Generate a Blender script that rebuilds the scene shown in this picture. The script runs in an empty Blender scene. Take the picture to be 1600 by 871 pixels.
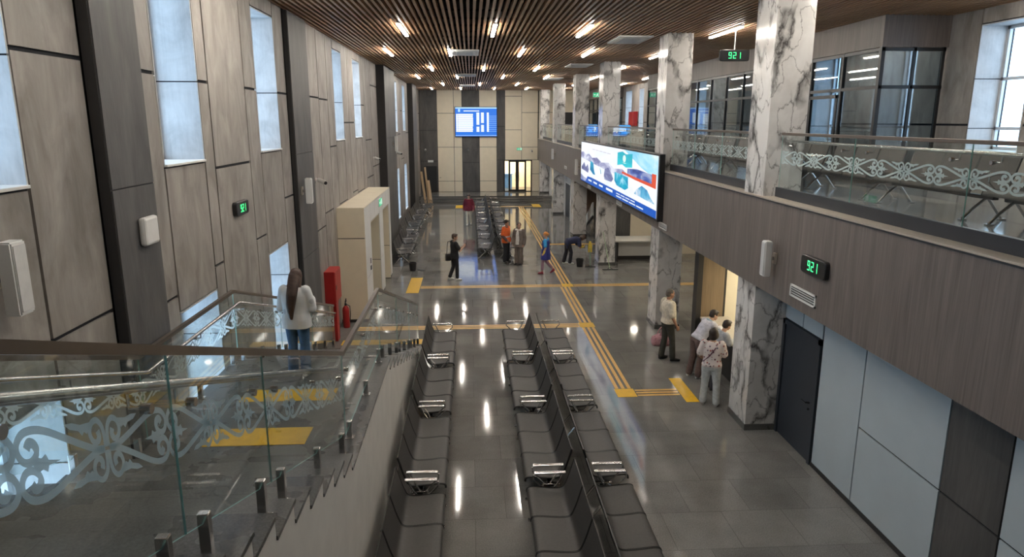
import bpy, bmesh, math, random
from mathutils import Vector, Matrix, Euler
random.seed(7)
R = math.radians
SC = bpy.context.scene
COL = SC.collection
PI = math.pi

# ------------------------------------------------------------------ camera, sky, exposure
cam = bpy.data.cameras.new('camera')
cam.sensor_width = 36.0
cam.lens = 1085.0 * 36.0 / 1600.0
cam.clip_end = 300
camo = bpy.data.objects.new('camera', cam)
COL.objects.link(camo)
camo.location = (0, 0, 5.6)
camo.rotation_euler = (R(90 - 12.8), 0, R(-3.35))
SC.camera = camo

world = bpy.data.worlds.new('sky')
SC.world = world
world.use_nodes = True
bg = world.node_tree.nodes['Background']
bg.inputs[0].default_value = (0.56, 0.77, 1.0, 1)
bg.inputs[1].default_value = 2.7

SC.view_settings.view_transform = 'Standard'
SC.view_settings.look = 'None'
SC.view_settings.gamma = 1
SC.view_settings.use_curve_mapping = False
SC.view_settings.exposure = 0.87
LAMP_STRENGTH = 46.0
cy = SC.cycles
cy.max_bounces = 8
cy.diffuse_bounces = 4
cy.glossy_bounces = 4
cy.transmission_bounces = 4
cy.transparent_max_bounces = 24
cy.sample_clamp_indirect = 6
cy.caustics_reflective = False
cy.caustics_refractive = False
cy.use_denoising = True

# ------------------------------------------------------------------ materials
def new_mat(name):
    m = bpy.data.materials.new(name)
    m.use_nodes = True
    nt = m.node_tree
    b = nt.nodes['Principled BSDF']
    return m, nt, b

def N(nt, typ, **kw):
    n = nt.nodes.new(typ)
    for k, v in kw.items():
        setattr(n, k, v)
    return n

def coords(nt, scale=(1, 1, 1), kind='obj', rot=(0, 0, 0)):
    mp = N(nt, 'ShaderNodeMapping')
    mp.inputs['Scale'].default_value = scale
    mp.inputs['Rotation'].default_value = rot
    if kind == 'world':
        g = N(nt, 'ShaderNodeNewGeometry')
        nt.links.new(g.outputs['Position'], mp.inputs['Vector'])
    else:
        g = N(nt, 'ShaderNodeTexCoord')
        nt.links.new(g.outputs['Object'], mp.inputs['Vector'])
    return mp.outputs['Vector']

def ramp(nt, fac, stops):
    r = N(nt, 'ShaderNodeValToRGB')
    e = r.color_ramp.elements
    while len(e) < len(stops):
        e.new(0.5)
    for i, (p, c) in enumerate(stops):
        e[i].position = p
        e[i].color = (c[0], c[1], c[2], 1)
    nt.links.new(fac, r.inputs[0])
    return r.outputs[0]

def noise(nt, vec, scale, detail=4, rough=0.55, dist=0.0):
    n = N(nt, 'ShaderNodeTexNoise')
    n.inputs['Scale'].default_value = scale
    n.inputs['Detail'].default_value = detail
    n.inputs['Roughness'].default_value = rough
    n.inputs['Distortion'].default_value = dist
    nt.links.new(vec, n.inputs['Vector'])
    return n.outputs[0]

def plain(name, col, rough=0.5, metal=0.0, var=0.06, scale=9.0, kind='obj', spec=0.5):
    m, nt, b = new_mat(name)
    v = coords(nt, kind=kind)
    f = noise(nt, v, scale)
    lo = tuple(c * (1 - var) for c in col)
    hi = tuple(min(1, c * (1 + var)) for c in col)
    nt.links.new(ramp(nt, f, [(0.3, lo), (0.7, hi)]), b.inputs['Base Color'])
    b.inputs['Roughness'].default_value = rough
    b.inputs['Metallic'].default_value = metal
    b.inputs['Specular IOR Level'].default_value = spec
    return m

def emit(name, col, strength):
    m, nt, b = new_mat(name)
    b.inputs['Base Color'].default_value = (0.02, 0.02, 0.02, 1)
    b.inputs['Emission Color'].default_value = (col[0], col[1], col[2], 1)
    b.inputs['Emission Strength'].default_value = strength
    return m

def streaky(name, lo, mid, hi, sc=(1.2, 1.2, 0.35), rough=0.55, s=1.6, fine=0.25):
    """concrete look panel: cloudy, slightly stretched vertically"""
    m, nt, b = new_mat(name)
    v = coords(nt, sc, 'world')
    f = noise(nt, v, s, 6, 0.6, 0.6)
    v2 = coords(nt, (9, 9, 1.0), 'world')
    f2 = noise(nt, v2, 3.0, 3, 0.6)
    mx = N(nt, 'ShaderNodeMix')
    mx.inputs[0].default_value = fine
    nt.links.new(f, mx.inputs[2])
    nt.links.new(f2, mx.inputs[3])
    nt.links.new(ramp(nt, mx.outputs[0], [(0.32, lo), (0.5, mid), (0.68, hi)]), b.inputs['Base Color'])
    b.inputs['Roughness'].default_value = rough
    return m

def woodgrain(name, lo, hi, scale=(40, 40, 0.8), rough=0.5, s=1.0):
    m, nt, b = new_mat(name)
    v = coords(nt, scale, 'world')
    f = noise(nt, v, s, 5, 0.65, 0.8)
    v2 = coords(nt, (scale[0] * .12, scale[1] * .12, scale[2] * .6), 'world')
    f2 = noise(nt, v2, s, 3, 0.5, 1.5)
    mx = N(nt, 'ShaderNodeMix')
    mx.inputs[0].default_value = 0.4
    nt.links.new(f, mx.inputs[2])
    nt.links.new(f2, mx.inputs[3])
    nt.links.new(ramp(nt, mx.outputs[0], [(0.35, lo), (0.65, hi)]), b.inputs['Base Color'])
    b.inputs['Roughness'].default_value = rough
    return m

def marble(name):
    m, nt, b = new_mat(name)
    v = coords(nt, (1, 1, 1), 'world', rot=(0.5, 0.35, 0.6))
    def warped(scale, rot, wscale, amount):
        vv = coords(nt, scale, 'world', rot=rot)
        w = N(nt, 'ShaderNodeTexNoise')
        w.inputs['Scale'].default_value = wscale
        w.inputs['Detail'].default_value = 5
        w.inputs['Roughness'].default_value = .68
        nt.links.new(vv, w.inputs['Vector'])
        mad = N(nt, 'ShaderNodeVectorMath', operation='MULTIPLY_ADD')
        mad.inputs[1].default_value = (amount,) * 3
        nt.links.new(w.outputs[1], mad.inputs[0])
        nt.links.new(vv, mad.inputs[2])
        return mad.outputs[0]
    def ridge(vec, sc, stops):
        n = noise(nt, vec, sc, 1.0, .5, 0)
        sb = N(nt, 'ShaderNodeMath', operation='SUBTRACT'); sb.inputs[1].default_value = 0.5
        nt.links.new(n, sb.inputs[0])
        ab = N(nt, 'ShaderNodeMath', operation='ABSOLUTE')
        nt.links.new(sb.outputs[0], ab.inputs[0])
        return ramp(nt, ab.outputs[0], stops)
    g = lambda k: (k, k, k)
    big = ridge(warped((1.7, 1.7, 0.9), (0.75, -0.65, 0.4), 2.2, .55), 0.85, [(0.0, g(0)), (.014, g(.35)), (.055, g(1))])
    thin = ridge(warped((2.2, 2.2, 1.2), (-0.7, 0.8, 1.1), 3.0, .40), 1.3, [(0.0, g(.25)), (.008, g(.75)), (.02, g(1))])
    gate = ramp(nt, noise(nt, v, 1.7, 2), [(0.42, g(0)), (0.60, g(.95))])
    gated = N(nt, 'ShaderNodeMix', data_type='RGBA', blend_type='LIGHTEN')
    gated.inputs[0].default_value = 1.0
    nt.links.new(big, gated.inputs[6]); nt.links.new(gate, gated.inputs[7])
    mx0 = N(nt, 'ShaderNodeMix', data_type='RGBA', blend_type='MULTIPLY')
    mx0.inputs[0].default_value = 1.0
    nt.links.new(gated.outputs[2], mx0.inputs[6])
    nt.links.new(thin, mx0.inputs[7])
    cloud = ramp(nt, noise(nt, v, 1.1, 5, .6, .4), [(0.3, (0.56, 0.54, 0.52)), (0.6, (0.76, 0.745, 0.73))])
    mx = N(nt, 'ShaderNodeMix', data_type='RGBA', blend_type='MIX')
    nt.links.new(mx0.outputs[2], mx.inputs[0])
    mx.inputs[6].default_value = (0.075, 0.07, 0.068, 1)
    nt.links.new(cloud, mx.inputs[7])
    nt.links.new(mx.outputs[2], b.inputs['Base Color'])
    b.inputs['Roughness'].default_value = 0.13
    return m

def granite(name, tile=(0.9, 0.9), lo=(0.13, 0.128, 0.122), hi=(0.25, 0.245, 0.235), rough=0.065, joint=(0.12, 0.118, 0.11)):
    m, nt, b = new_mat(name)
    v = coords(nt, (1, 1, 1), 'world')
    speck = noise(nt, v, 55.0, 2, 0.7)
    cloud = noise(nt, v, 0.9, 4, 0.6)
    br = N(nt, 'ShaderNodeTexBrick')
    br.offset = 0.5
    br.inputs['Color1'].default_value = (0.9, 0.9, 0.9, 1)
    br.inputs['Color2'].default_value = (1.12, 1.12, 1.1, 1)
    br.inputs['Mortar'].default_value = (0.62, 0.62, 0.6, 1)
    br.inputs['Scale'].default_value = 1.0
    br.inputs['Mortar Size'].default_value = 0.004
    br.inputs['Brick Width'].default_value = tile[0]
    br.inputs['Row Height'].default_value = tile[1]
    nt.links.new(v, br.inputs['Vector'])
    mx = N(nt, 'ShaderNodeMix')
    mx.inputs[0].default_value = 0.45
    nt.links.new(speck, mx.inputs[2])
    nt.links.new(cloud, mx.inputs[3])
    c = ramp(nt, mx.outputs[0], [(0.36, lo), (0.64, hi)])
    mul = N(nt, 'ShaderNodeMix', data_type='RGBA', blend_type='MULTIPLY')
    mul.inputs[0].default_value = 1.0
    nt.links.new(c, mul.inputs[6])
    nt.links.new(br.outputs['Color'], mul.inputs[7])
    nt.links.new(mul.outputs[2], b.inputs['Base Color'])
    rr = ramp(nt, cloud, [(0.3, (rough * .75,) * 3), (0.7, (rough * 1.35,) * 3)])
    nt.links.new(rr, b.inputs['Roughness'])
    return m

def glass(name, tint=(0.93, 0.97, 0.96), fmax=1.0, base=0.0):
    m, nt, b = new_mat(name)
    nt.nodes.remove(b)
    out = nt.nodes['Material Output']
    tr = N(nt, 'ShaderNodeBsdfTransparent')
    tr.inputs[0].default_value = (*tint, 1)
    gl = N(nt, 'ShaderNodeBsdfGlossy')
    gl.inputs['Color'].default_value = (1, 1, 1, 1)
    gl.inputs['Roughness'].default_value = 0.02
    lw = N(nt, 'ShaderNodeLayerWeight')
    lw.inputs['Blend'].default_value = 0.5
    pw = N(nt, 'ShaderNodeMath', operation='POWER')
    nt.links.new(lw.outputs['Facing'], pw.inputs[0])
    pw.inputs[1].default_value = 5.0
    mul = N(nt, 'ShaderNodeMath', operation='MULTIPLY_ADD')
    mul.inputs[1].default_value = 0.8 * fmax
    mul.inputs[2].default_value = 0.035 + base
    nt.links.new(pw.outputs[0], mul.inputs[0])
    mx = N(nt, 'ShaderNodeMixShader')
    nt.links.new(mul.outputs[0], mx.inputs[0])
    nt.links.new(tr.outputs[0], mx.inputs[1])
    nt.links.new(gl.outputs[0], mx.inputs[2])
    nt.links.new(mx.outputs[0], out.inputs['Surface'])
    return m

def frost(name, col, alpha):
    m, nt, b = new_mat(name)
    nt.nodes.remove(b)
    out = nt.nodes['Material Output']
    v = coords(nt, kind='world')
    c = ramp(nt, noise(nt, v, 30), [(0.3, tuple(k * .95 for k in col)), (0.7, col)])
    d = N(nt, 'ShaderNodeBsdfDiffuse'); tl = N(nt, 'ShaderNodeBsdfTranslucent'); tr = N(nt, 'ShaderNodeBsdfTransparent')
    nt.links.new(c, d.inputs['Color']); nt.links.new(c, tl.inputs['Color'])
    m1 = N(nt, 'ShaderNodeMixShader'); m1.inputs[0].default_value = 0.45
    nt.links.new(d.outputs[0], m1.inputs[1]); nt.links.new(tl.outputs[0], m1.inputs[2])
    m2 = N(nt, 'ShaderNodeMixShader'); m2.inputs[0].default_value = alpha
    nt.links.new(tr.outputs[0], m2.inputs[1]); nt.links.new(m1.outputs[0], m2.inputs[2])
    nt.links.new(m2.outputs[0], out.inputs['Surface'])
    return m

def spotted(name, base, spots, scale, thr=0.33, rough=0.8):
    m, nt, b = new_mat(name)
    v = coords(nt)
    vo = N(nt, 'ShaderNodeTexVoronoi', feature='F1')
    vo.inputs['Scale'].default_value = scale
    nt.links.new(v, vo.inputs['Vector'])
    mask = ramp(nt, vo.outputs['Distance'], [(thr, (1, 1, 1)), (thr + .08, (0, 0, 0))])
    sc = ramp(nt, vo.outputs['Color'], [(i / max(1, len(spots) - 1), c) for i, c in enumerate(spots)])
    mx = N(nt, 'ShaderNodeMix', data_type='RGBA')
    nt.links.new(mask, mx.inputs[0])
    mx.inputs[6].default_value = (*base, 1)
    nt.links.new(sc, mx.inputs[7])
    nt.links.new(mx.outputs[2], b.inputs['Base Color'])
    b.inputs['Roughness'].default_value = rough
    return m

M = {}
M['panel'] = streaky('concrete_panel', (0.185, 0.166, 0.150), (0.280, 0.257, 0.237), (0.375, 0.348, 0.325), (1.5, 1.5, 0.6), 0.55, 1.9, 0.12)
M['reveal'] = streaky('reveal_panel', (0.40, 0.40, 0.40), (0.52, 0.52, 0.52), (0.62, 0.62, 0.62), (1.4, 1.4, 1.4))
M['joint'] = plain('panel_joint', (0.010, 0.011, 0.016), 0.8, kind='world')
M['dark'] = streaky('dark_panel', (0.050, 0.050, 0.053), (0.085, 0.083, 0.083), (0.125, 0.12, 0.118))
M['darkgap'] = plain('dark_recess', (0.03, 0.028, 0.028), 0.6, kind='world')
M['laminate'] = woodgrain('walnut_laminate', (0.115, 0.097, 0.089), (0.21, 0.18, 0.165))
M['slat'] = woodgrain('slat_wood', (0.30, 0.165, 0.085), (0.46, 0.27, 0.15), (25, 0.6, 25), 0.45)
M['void'] = plain('ceiling_void', (0.012, 0.012, 0.014), 0.9, kind='world')
M['marble'] = marble('white_marble')
M['granite'] = granite('granite_floor')
M['granite_stair'] = granite('granite_stair', (1.2, 0.6), (0.060, 0.060, 0.058), (0.135, 0.132, 0.127), 0.28)
M['granite_up'] = granite('granite_gallery', (0.6, 0.6), (0.16, 0.165, 0.17), (0.28, 0.285, 0.29), 0.1)
M['cream'] = plain('cream_panel', (0.80, 0.72, 0.57), 0.45, var=0.03, scale=3, kind='world')
M['white'] = plain('white_paint', (0.70, 0.69, 0.67), 0.5, var=0.03, scale=3, kind='world')
M['coolwhite'] = plain('pale_panel', (0.50, 0.575, 0.63), 0.4, var=0.03, scale=2, kind='world')
M['stairwall'] = plain('stair_side_plaster', (0.72, 0.70, 0.67), 0.7, var=0.05, scale=3, kind='world')
M['ledge'] = plain('beige_stone', (0.46, 0.41, 0.35), 0.35, var=0.08, scale=20, kind='world')
M['curb'] = plain('dark_curb', (0.025, 0.028, 0.036), 0.4, kind='world')
M['black'] = plain('black_frame', (0.018, 0.018, 0.02), 0.35)
M['doorgrey'] = plain('anthracite_door', (0.035, 0.042, 0.055), 0.42, var=.04)
M['plastic'] = plain('white_plastic', (0.78, 0.78, 0.77), 0.4, var=.02)
M['chrome'] = plain('brushed_steel', (0.62, 0.61, 0.60), 0.22, 1.0, var=.04)
M['bronze'] = plain('bronze_rail', (0.20, 0.165, 0.14), 0.30, 0.8, var=.05)
M['alu'] = plain('window_alu', (0.62, 0.63, 0.64), 0.35, 0.2)
M['seat'] = plain('seat_metal', (0.060, 0.057, 0.055), 0.45, 0.2, var=.1, scale=30, spec=.35)
M['seatback'] = plain('seat_metal_back', (0.060, 0.057, 0.055), 0.45, 0.2, var=.1, scale=30, spec=.35)
M['trim'] = plain('black_rubber', (0.012, 0.012, 0.012), 0.45)
M['glass'] = glass('clear_glass', (0.955, 0.985, 0.978))
M['glassdark'] = glass('partition_glass', (0.62, 0.70, 0.75), 1.0, 0.06)
M['pane'] = glass('window_glass', (0.95, 0.98, 1.0))
M['edge'] = plain('glass_edge', (0.30, 0.55, 0.50), 0.2)
M['ornament'] = frost('frosted_film', (0.84, 0.92, 0.93), 0.85)
M['yellow'] = plain('yellow_tactile', (0.78, 0.46, 0.015), 0.35, var=.08, scale=12)
M['tact'] = plain('amber_tactile', (0.74, 0.44, 0.12), 0.3, var=.08, scale=12)
M['red'] = plain('red_enamel', (0.42, 0.02, 0.02), 0.35)
M['green'] = emit('led_green', (0.05, 1.0, 0.25), 1.6)
M['exit'] = emit('exit_green', (0.0, 0.45, 0.18), .6)
M['exitw'] = emit('exit_white', (0.85, 1.0, 0.9), .6)
M['lamp'] = emit('lamp_diffuser', (1.0, 0.93, 0.82), LAMP_STRENGTH)
M['wood'] = plain('raw_timber', (0.50, 0.36, 0.22), 0.6)

# ------------------------------------------------------------------ mesh builder
class MB:
    def __init__(s):
        s.v, s.f, s.m = [], [], []
        s.mi = 0
    def add(s, vs, fs):
        n = len(s.v)
        s.v += [Vector(p) for p in vs]
        for f in fs:
            s.f.append([n + i for i in f])
            s.m.append(s.mi)
        return s
    def box(s, x0, x1, y0, y1, z0, z1):
        return s.add([(x0, y0, z0), (x1, y0, z0), (x1, y1, z0), (x0, y1, z0), (x0, y0, z1), (x1, y0, z1), (x1, y1, z1), (x0, y1, z1)],
                     [(0, 3, 2, 1), (4, 5, 6, 7), (0, 1, 5, 4), (1, 2, 6, 5), (2, 3, 7, 6), (3, 0, 4, 7)])
    def cbox(s, x0, x1, y0, y1, z0, z1, c):
        """box with chamfered edges"""
        n = len(s.v)
        bm = bmesh.new()
        bmesh.ops.create_cube(bm, size=1)
        for v in bm.verts:
            v.co = Vector(((x0 + x1) / 2 + v.co.x * (x1 - x0), (y0 + y1) / 2 + v.co.y * (y1 - y0), (z0 + z1) / 2 + v.co.z * (z1 - z0)))
        bmesh.ops.bevel(bm, geom=list(bm.edges), offset=c, segments=2, affect='EDGES', profile=0.5)
        s.addbm(bm)
        return s
    def addbm(s, bm):
        bm.verts.index_update()
        s.add([v.co.copy() for v in bm.verts], [[v.index for v in f.verts] for f in bm.faces])
        bm.free()
    def tube(s, pts, r, n=10, close=False):
        pts = [Vector(p) for p in pts]
        rs = r if isinstance(r, (list, tuple)) else [r] * len(pts)
        rings = []
        up = None
        for i, p in enumerate(pts):
            a = pts[i] - pts[i - 1] if i > 0 else (pts[i] - pts[-1] if close else pts[1] - pts[0])
            b = pts[i + 1] - pts[i] if i < len(pts) - 1 else (pts[0] - pts[i] if close else a)
            d = (a.normalized() + b.normalized())
            if d.length < 1e-6:
                d = b
            d.normalize()
            if up is None:
                up = Vector((0, 0, 1)) if abs(d.z) < 0.9 else Vector((1, 0, 0))
            u = up - d * up.dot(d)
            if u.length < 1e-4:
                u = Vector((1, 0, 0)) - d * d.x
            u.normalize()
            up = u
            w = d.cross(u)
            rings.append([p + (u * math.cos(2 * PI * k / n) + w * math.sin(2 * PI * k / n)) * rs[i] for k in range(n)])
        vs = [q for rg in rings for q in rg]
        fs = []
        m = len(rings)
        for i in range(m if close else m - 1):
            j = (i + 1) % m
            for k in range(n):
                fs.append((i * n + k, i * n + (k + 1) % n, j * n + (k + 1) % n, j * n + k))
        if not close:
            fs.append(tuple(reversed(range(n))))
            fs.append(tuple((m - 1) * n + k for k in range(n)))
        return s.add(vs, fs)
    def bar(s, p0, p1, w, h):
        """square bar between two points; w sideways, h up"""
        p0, p1 = Vector(p0), Vector(p1)
        d = (p1 - p0).normalized()
        side = d.cross(Vector((0, 0, 1)))
        side = side.normalized() if side.length > 1e-5 else Vector((1, 0, 0))
        u = side.cross(d)
        vs = []
        for p in (p0, p1):
            for a, b in ((-1, -1), (1, -1), (1, 1), (-1, 1)):
                vs.append(p + side * a * w / 2 + u * b * h / 2)
        return s.add(vs, [(0, 3, 2, 1), (4, 5, 6, 7), (0, 1, 5, 4), (1, 2, 6, 5), (2, 3, 7, 6), (3, 0, 4, 7)])
    def prism(s, poly, axis, a, b):
        """extrude a 2-d polygon; axis 'x' -> poly is (y,z); 'y' -> (x,z); 'z' -> (x,y)"""
        def P(p, t):
            return {'x': (t, p[0], p[1]), 'y': (p[0], t, p[1]), 'z': (p[0], p[1], t)}[axis]
        n = len(poly)
        vs = [P(p, a) for p in poly] + [P(p, b) for p in poly]
        fs = [tuple(reversed(range(n))), tuple(range(n, 2 * n))]
        for i in range(n):
            j = (i + 1) % n
            fs.append((i, j, n + j, n + i))
        return s.add(vs, fs)
    def lathe(s, prof, c, n=20):
        """prof: (radius, z) from bottom to top around the vertical through c"""
        c = Vector(c)
        vs = []
        for r, z in prof:
            for k in range(n):
                a = 2 * PI * k / n
                vs.append(c + Vector((r * math.cos(a), r * math.sin(a), z)))
        fs = []
        for i in range(len(prof) - 1):
            for k in range(n):
                fs.append((i * n + k, i * n + (k + 1) % n, (i + 1) * n + (k + 1) % n, (i + 1) * n + k))
        fs.append(tuple(reversed(range(n))))
        fs.append(tuple((len(prof) - 1) * n + k for k in range(n)))
        return s.add(vs, fs)
    def ball(s, c, r, seg=12, rings=8):
        bm = bmesh.new()
        bmesh.ops.create_uvsphere(bm, u_segments=seg, v_segments=rings, radius=1)
        r = r if isinstance(r, (tuple, list)) else (r, r, r)
        for v in bm.verts:
            v.co = Vector((v.co.x * r[0] + c[0], v.co.y * r[1] + c[1], v.co.z * r[2] + c[2]))
        s.addbm(bm)
        return s
    def quad(s, a, b, c, d):
        return s.add([a, b, c, d], [(0, 1, 2, 3)])
    def build(s, name, mats, parent=None, smooth=False, fix=True):
        mats = mats if isinstance(mats, (list, tuple)) else [mats]
        off = Vector((0, 0, 0))
        p = parent
        while p is not None:
            off += Vector(p.location)
            p = p.parent
        me = bpy.data.meshes.new(name)
        me.from_pydata([tuple(v - off) for v in s.v], [], s.f)
        for m in mats:
            me.materials.append(M[m] if isinstance(m, str) else m)
        for i, pl in enumerate(me.polygons):
            pl.material_index = s.m[i]
        if fix:
            bm = bmesh.new()
            bm.from_mesh(me)
            bmesh.ops.recalc_face_normals(bm, faces=bm.faces)
            bm.to_mesh(me)
            bm.free()
        if smooth:
            me.shade_smooth()
            me.set_sharp_from_angle(angle=R(40))
        me.update()
        o = bpy.data.objects.new(name, me)
        COL.objects.link(o)
        if parent is not None:
            o.parent = parent
        return o

def tag(o, label, cat, group=None, kind=None):
    if label: o['label'] = label
    if cat: o['category'] = cat
    if group: o['group'] = group
    if kind: o['kind'] = kind
    return o

def thing(name, label, cat, loc=(0, 0, 0), rz=0, group=None):
    o = bpy.data.objects.new(name, None)
    o.empty_display_size = 0.1
    COL.objects.link(o)
    o.location = loc
    o.rotation_euler = (0, 0, rz)
    return tag(o, label, cat, group)

def struct(o, label=None, cat=None):
    o['kind'] = 'structure'
    if label: o['label'] = label
    if cat: o['category'] = cat
    return o

def copy_tree(o, parent=None):
    c = o.copy()
    COL.objects.link(c)
    if parent is not None:
        c.parent = parent
    for ch in o.children:
        copy_tree(ch, c)
    return c

ORD = ['nearest', 'second', 'third', 'fourth', 'fifth', 'sixth', 'seventh', 'eighth', 'ninth', 'tenth']

# ------------------------------------------------------------------ room dimensions (metres)
XL = -3.7          # left wall face
XF = 5.0           # gallery front
XW = 5.6           # lower right wall
XP = 8.65          # upper glazed partition
XR = 10.1          # upper right window wall
YE = 52.0          # end wall
YB = -3.0
ZC = 7.75          # slats
ZU = 4.25          # gallery floor
COLS = [(11.67, 12.5), (18.1, 18.95), (26.75, 27.6), (33.8, 34.65), (42.3, 43.15), (50.6, 51.45)]

# ------------------------------------------------------------------ floor, steps, ceiling
mb = MB(); mb.box(XL - 0.6, 14, YB, 48.0, -0.2, 0)
struct(mb.build('floor', 'granite'))
mb = MB()
mb.box(XL - .6, 14, 48.0, 56, -0.2, 0.15)
mb.box(XL - .6, 14, 48.36, 56, 0.15, 0.30)
mb.box(XL - .6, 14, 48.72, 56, 0.30, 0.45)
struct(mb.build('floor_platform', 'granite'))
mb = MB()
for i, y in enumerate((48.0, 48.36, 48.72)):
    mb.box(XL, 5.0, y - 0.012, y + 0.05, 0.15 * (i + 1) - .03, 0.15 * (i + 1) + 0.006)
struct(mb.build('trim_1', 'darkgap'))

mb = MB()
mb.box(XL - .7, XR + .7, YB, YE + .3, 8.0, 8.15)
struct(mb.build('ceiling_void', 'void'))
mb = MB()
x = XL + 0.03
while x < XR:
    mb.box(x, x + 0.055, YB, YE, ZC, ZC + 0.10)
    x += 0.125
struct(mb.build('ceiling', 'slat'))
# cross members that carry the slats
mb = MB()
y = YB + 0.5
while y < YE:
    mb.box(XL, XR, y, y + 0.04, ZC + 0.105, ZC + 0.14)
    y += 1.2
struct(mb.build('ceiling_runner', 'void'))

# ------------------------------------------------------------------ left wall: backing with niches, panels, pilasters
NICHE = 0.6
UPW = [(0.75, 2.07), (4.75, 6.07), (8.72, 10.04), (12.70, 14.05), (19.80, 21.12), (23.1, 24.5), (35.1, 36.5), (39.4, 40.8), (47.7, 49.2)]
LOW = [True, True, True, True, False, False, True, True, True]
openings = []
for (a, b), lo in zip(UPW, LOW):
    openings.append((a, b, 5.05, 7.5))
    if lo:
        openings.append((a, b, 0.7, 3.22))
def wall_with_holes(mb, x0, x1, y0, y1, z0, z1, holes):
    """boxes of a wall in the y-z plane leaving the holes open; holes with equal y-range share a column"""
    cols = sorted(set((a, b) for a, b, _, _ in holes))
    y = y0
    for a, b in cols:
        if a > y: mb.box(x0, x1, y, a, z0, z1)
        hs = sorted([(c, d) for aa, bb, c, d in holes if (aa, bb) == (a, b)])
        z = z0
        for c, d in hs:
            if c > z: mb.box(x0, x1, a, b, z, c)
            z = d
        if z < z1: mb.box(x0, x1, a, b, z, z1)
        y = b
    if y < y1: mb.box(x0, x1, y, y1, z0, z1)

mb = MB()
wall_with_holes(mb, XL - NICHE - .1, XL - 0.03, YB, YE, 0, 8.0, openings)
mb.mi = 1
GAP = 0.021
def panel(y0, y1, z0, z1):
    mb.box(XL - 0.03, XL, y0 + GAP, y1 - GAP, z0 + GAP, z1 - GAP)
def strip(y0, y1, zs):
    z = [0.0] + list(zs) + [7.98]
    for i in range(len(z) - 1):
        panel(y0, y1, z[i], z[i + 1])
def wincol(y0, y1, lower=True):
    if lower:
        panel(y0, y1, 0, 0.7)
        panel(y0, y1, 3.22, 5.05)
    else:
        panel(y0, y1, 0, 3.3)
        panel(y0, y1, 3.3, 5.05)
    panel(y0, y1, 7.5, 7.98)
for y0, y1, zs in [(YB, -1.4, [3.7, 6.15]), (-1.4, 0.2, [4.9]), (0.2, 0.75, [3.7, 6.15]), (2.07, 3.2, [4.9]), (3.2, 4.75, [3.7, 6.15]),
                   (6.07, 7.15, [3.70, 6.18]), (8.15, 8.72, [3.45, 6.15]), (10.04, 10.42, [3.55, 6.13]), (10.42, 12.06, [4.93]),
                   (12.06, 12.70, [3.6, 6.13]), (14.05, 14.75, [4.1, 6.13]), (16.4, 17.8, [3.0, 6.15]), (17.8, 18.9, [3.3, 6.13]),
                   (18.9, 19.8, [4.93]), (21.12, 22.1, [5.55]), (22.1, 23.1, [3.4, 5.55]), (24.5, 25.3, [6.13]), (25.3, 26.9, [3.6, 4.93]),
                   (26.9, 28.75, [3.9, 6.9]), (32.6, 33.9, [4.93]), (33.9, 35.1, [3.6, 6.13]), (36.5, 38.0, [4.93]), (38.0, 39.4, [3.6, 6.13]),
                   (40.8, 42.5, [4.93]), (45.5, 47.7, [3.6, 6.13]), (49.2, 50.6, [4.93]), (50.6, 52.0, [3.6, 6.13])]:
    strip(y0, y1, zs)
for (a, b), lo in zip(UPW, LOW):
    wincol(a, b, lo)
struct(mb.build('wall_left', ['joint', 'panel']))

# pilasters on the left wall: face panels in three heights with shadow gap at the near side
def pilaster(name, y0, y1, p, zs, label):
    t = thing(name, label, 'pilaster', (XL + p / 2, (y0 + y1) / 2, 0))
    core = MB(); core.box(XL, XL + p - .015, y0, y1, 0, 7.745)
    core.build('core', 'darkgap', t)
    z = [0] + zs + [7.745]
    fp = MB()
    for i in range(len(z) - 1):
        fp.box(XL + p - .015, XL + p, y0 + .015, y1 - .015, z[i] + .008, z[i + 1] - .008)
    fp.build('facing', 'dark', t)
pilaster('pilaster', 7.17, 8.13, 0.12, [2.5, 4.92], 'dark grey stone pilaster nearest on the left wall carrying white box')
pilaster('pilaster', 14.8, 16.38, 0.10, [2.7, 4.92], 'dark grey stone pilaster on the left wall between stair landing and cream portal')
pilaster('pilaster', 28.75, 32.55, 0.32, [2.5, 4.92], 'broad dark pilaster on the left wall just beyond the cream portal')
pilaster('pilaster', 42.5, 45.45, 0.32, [2.5, 4.92], 'farthest dark pilaster on the left wall above the row of seats')

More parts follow.
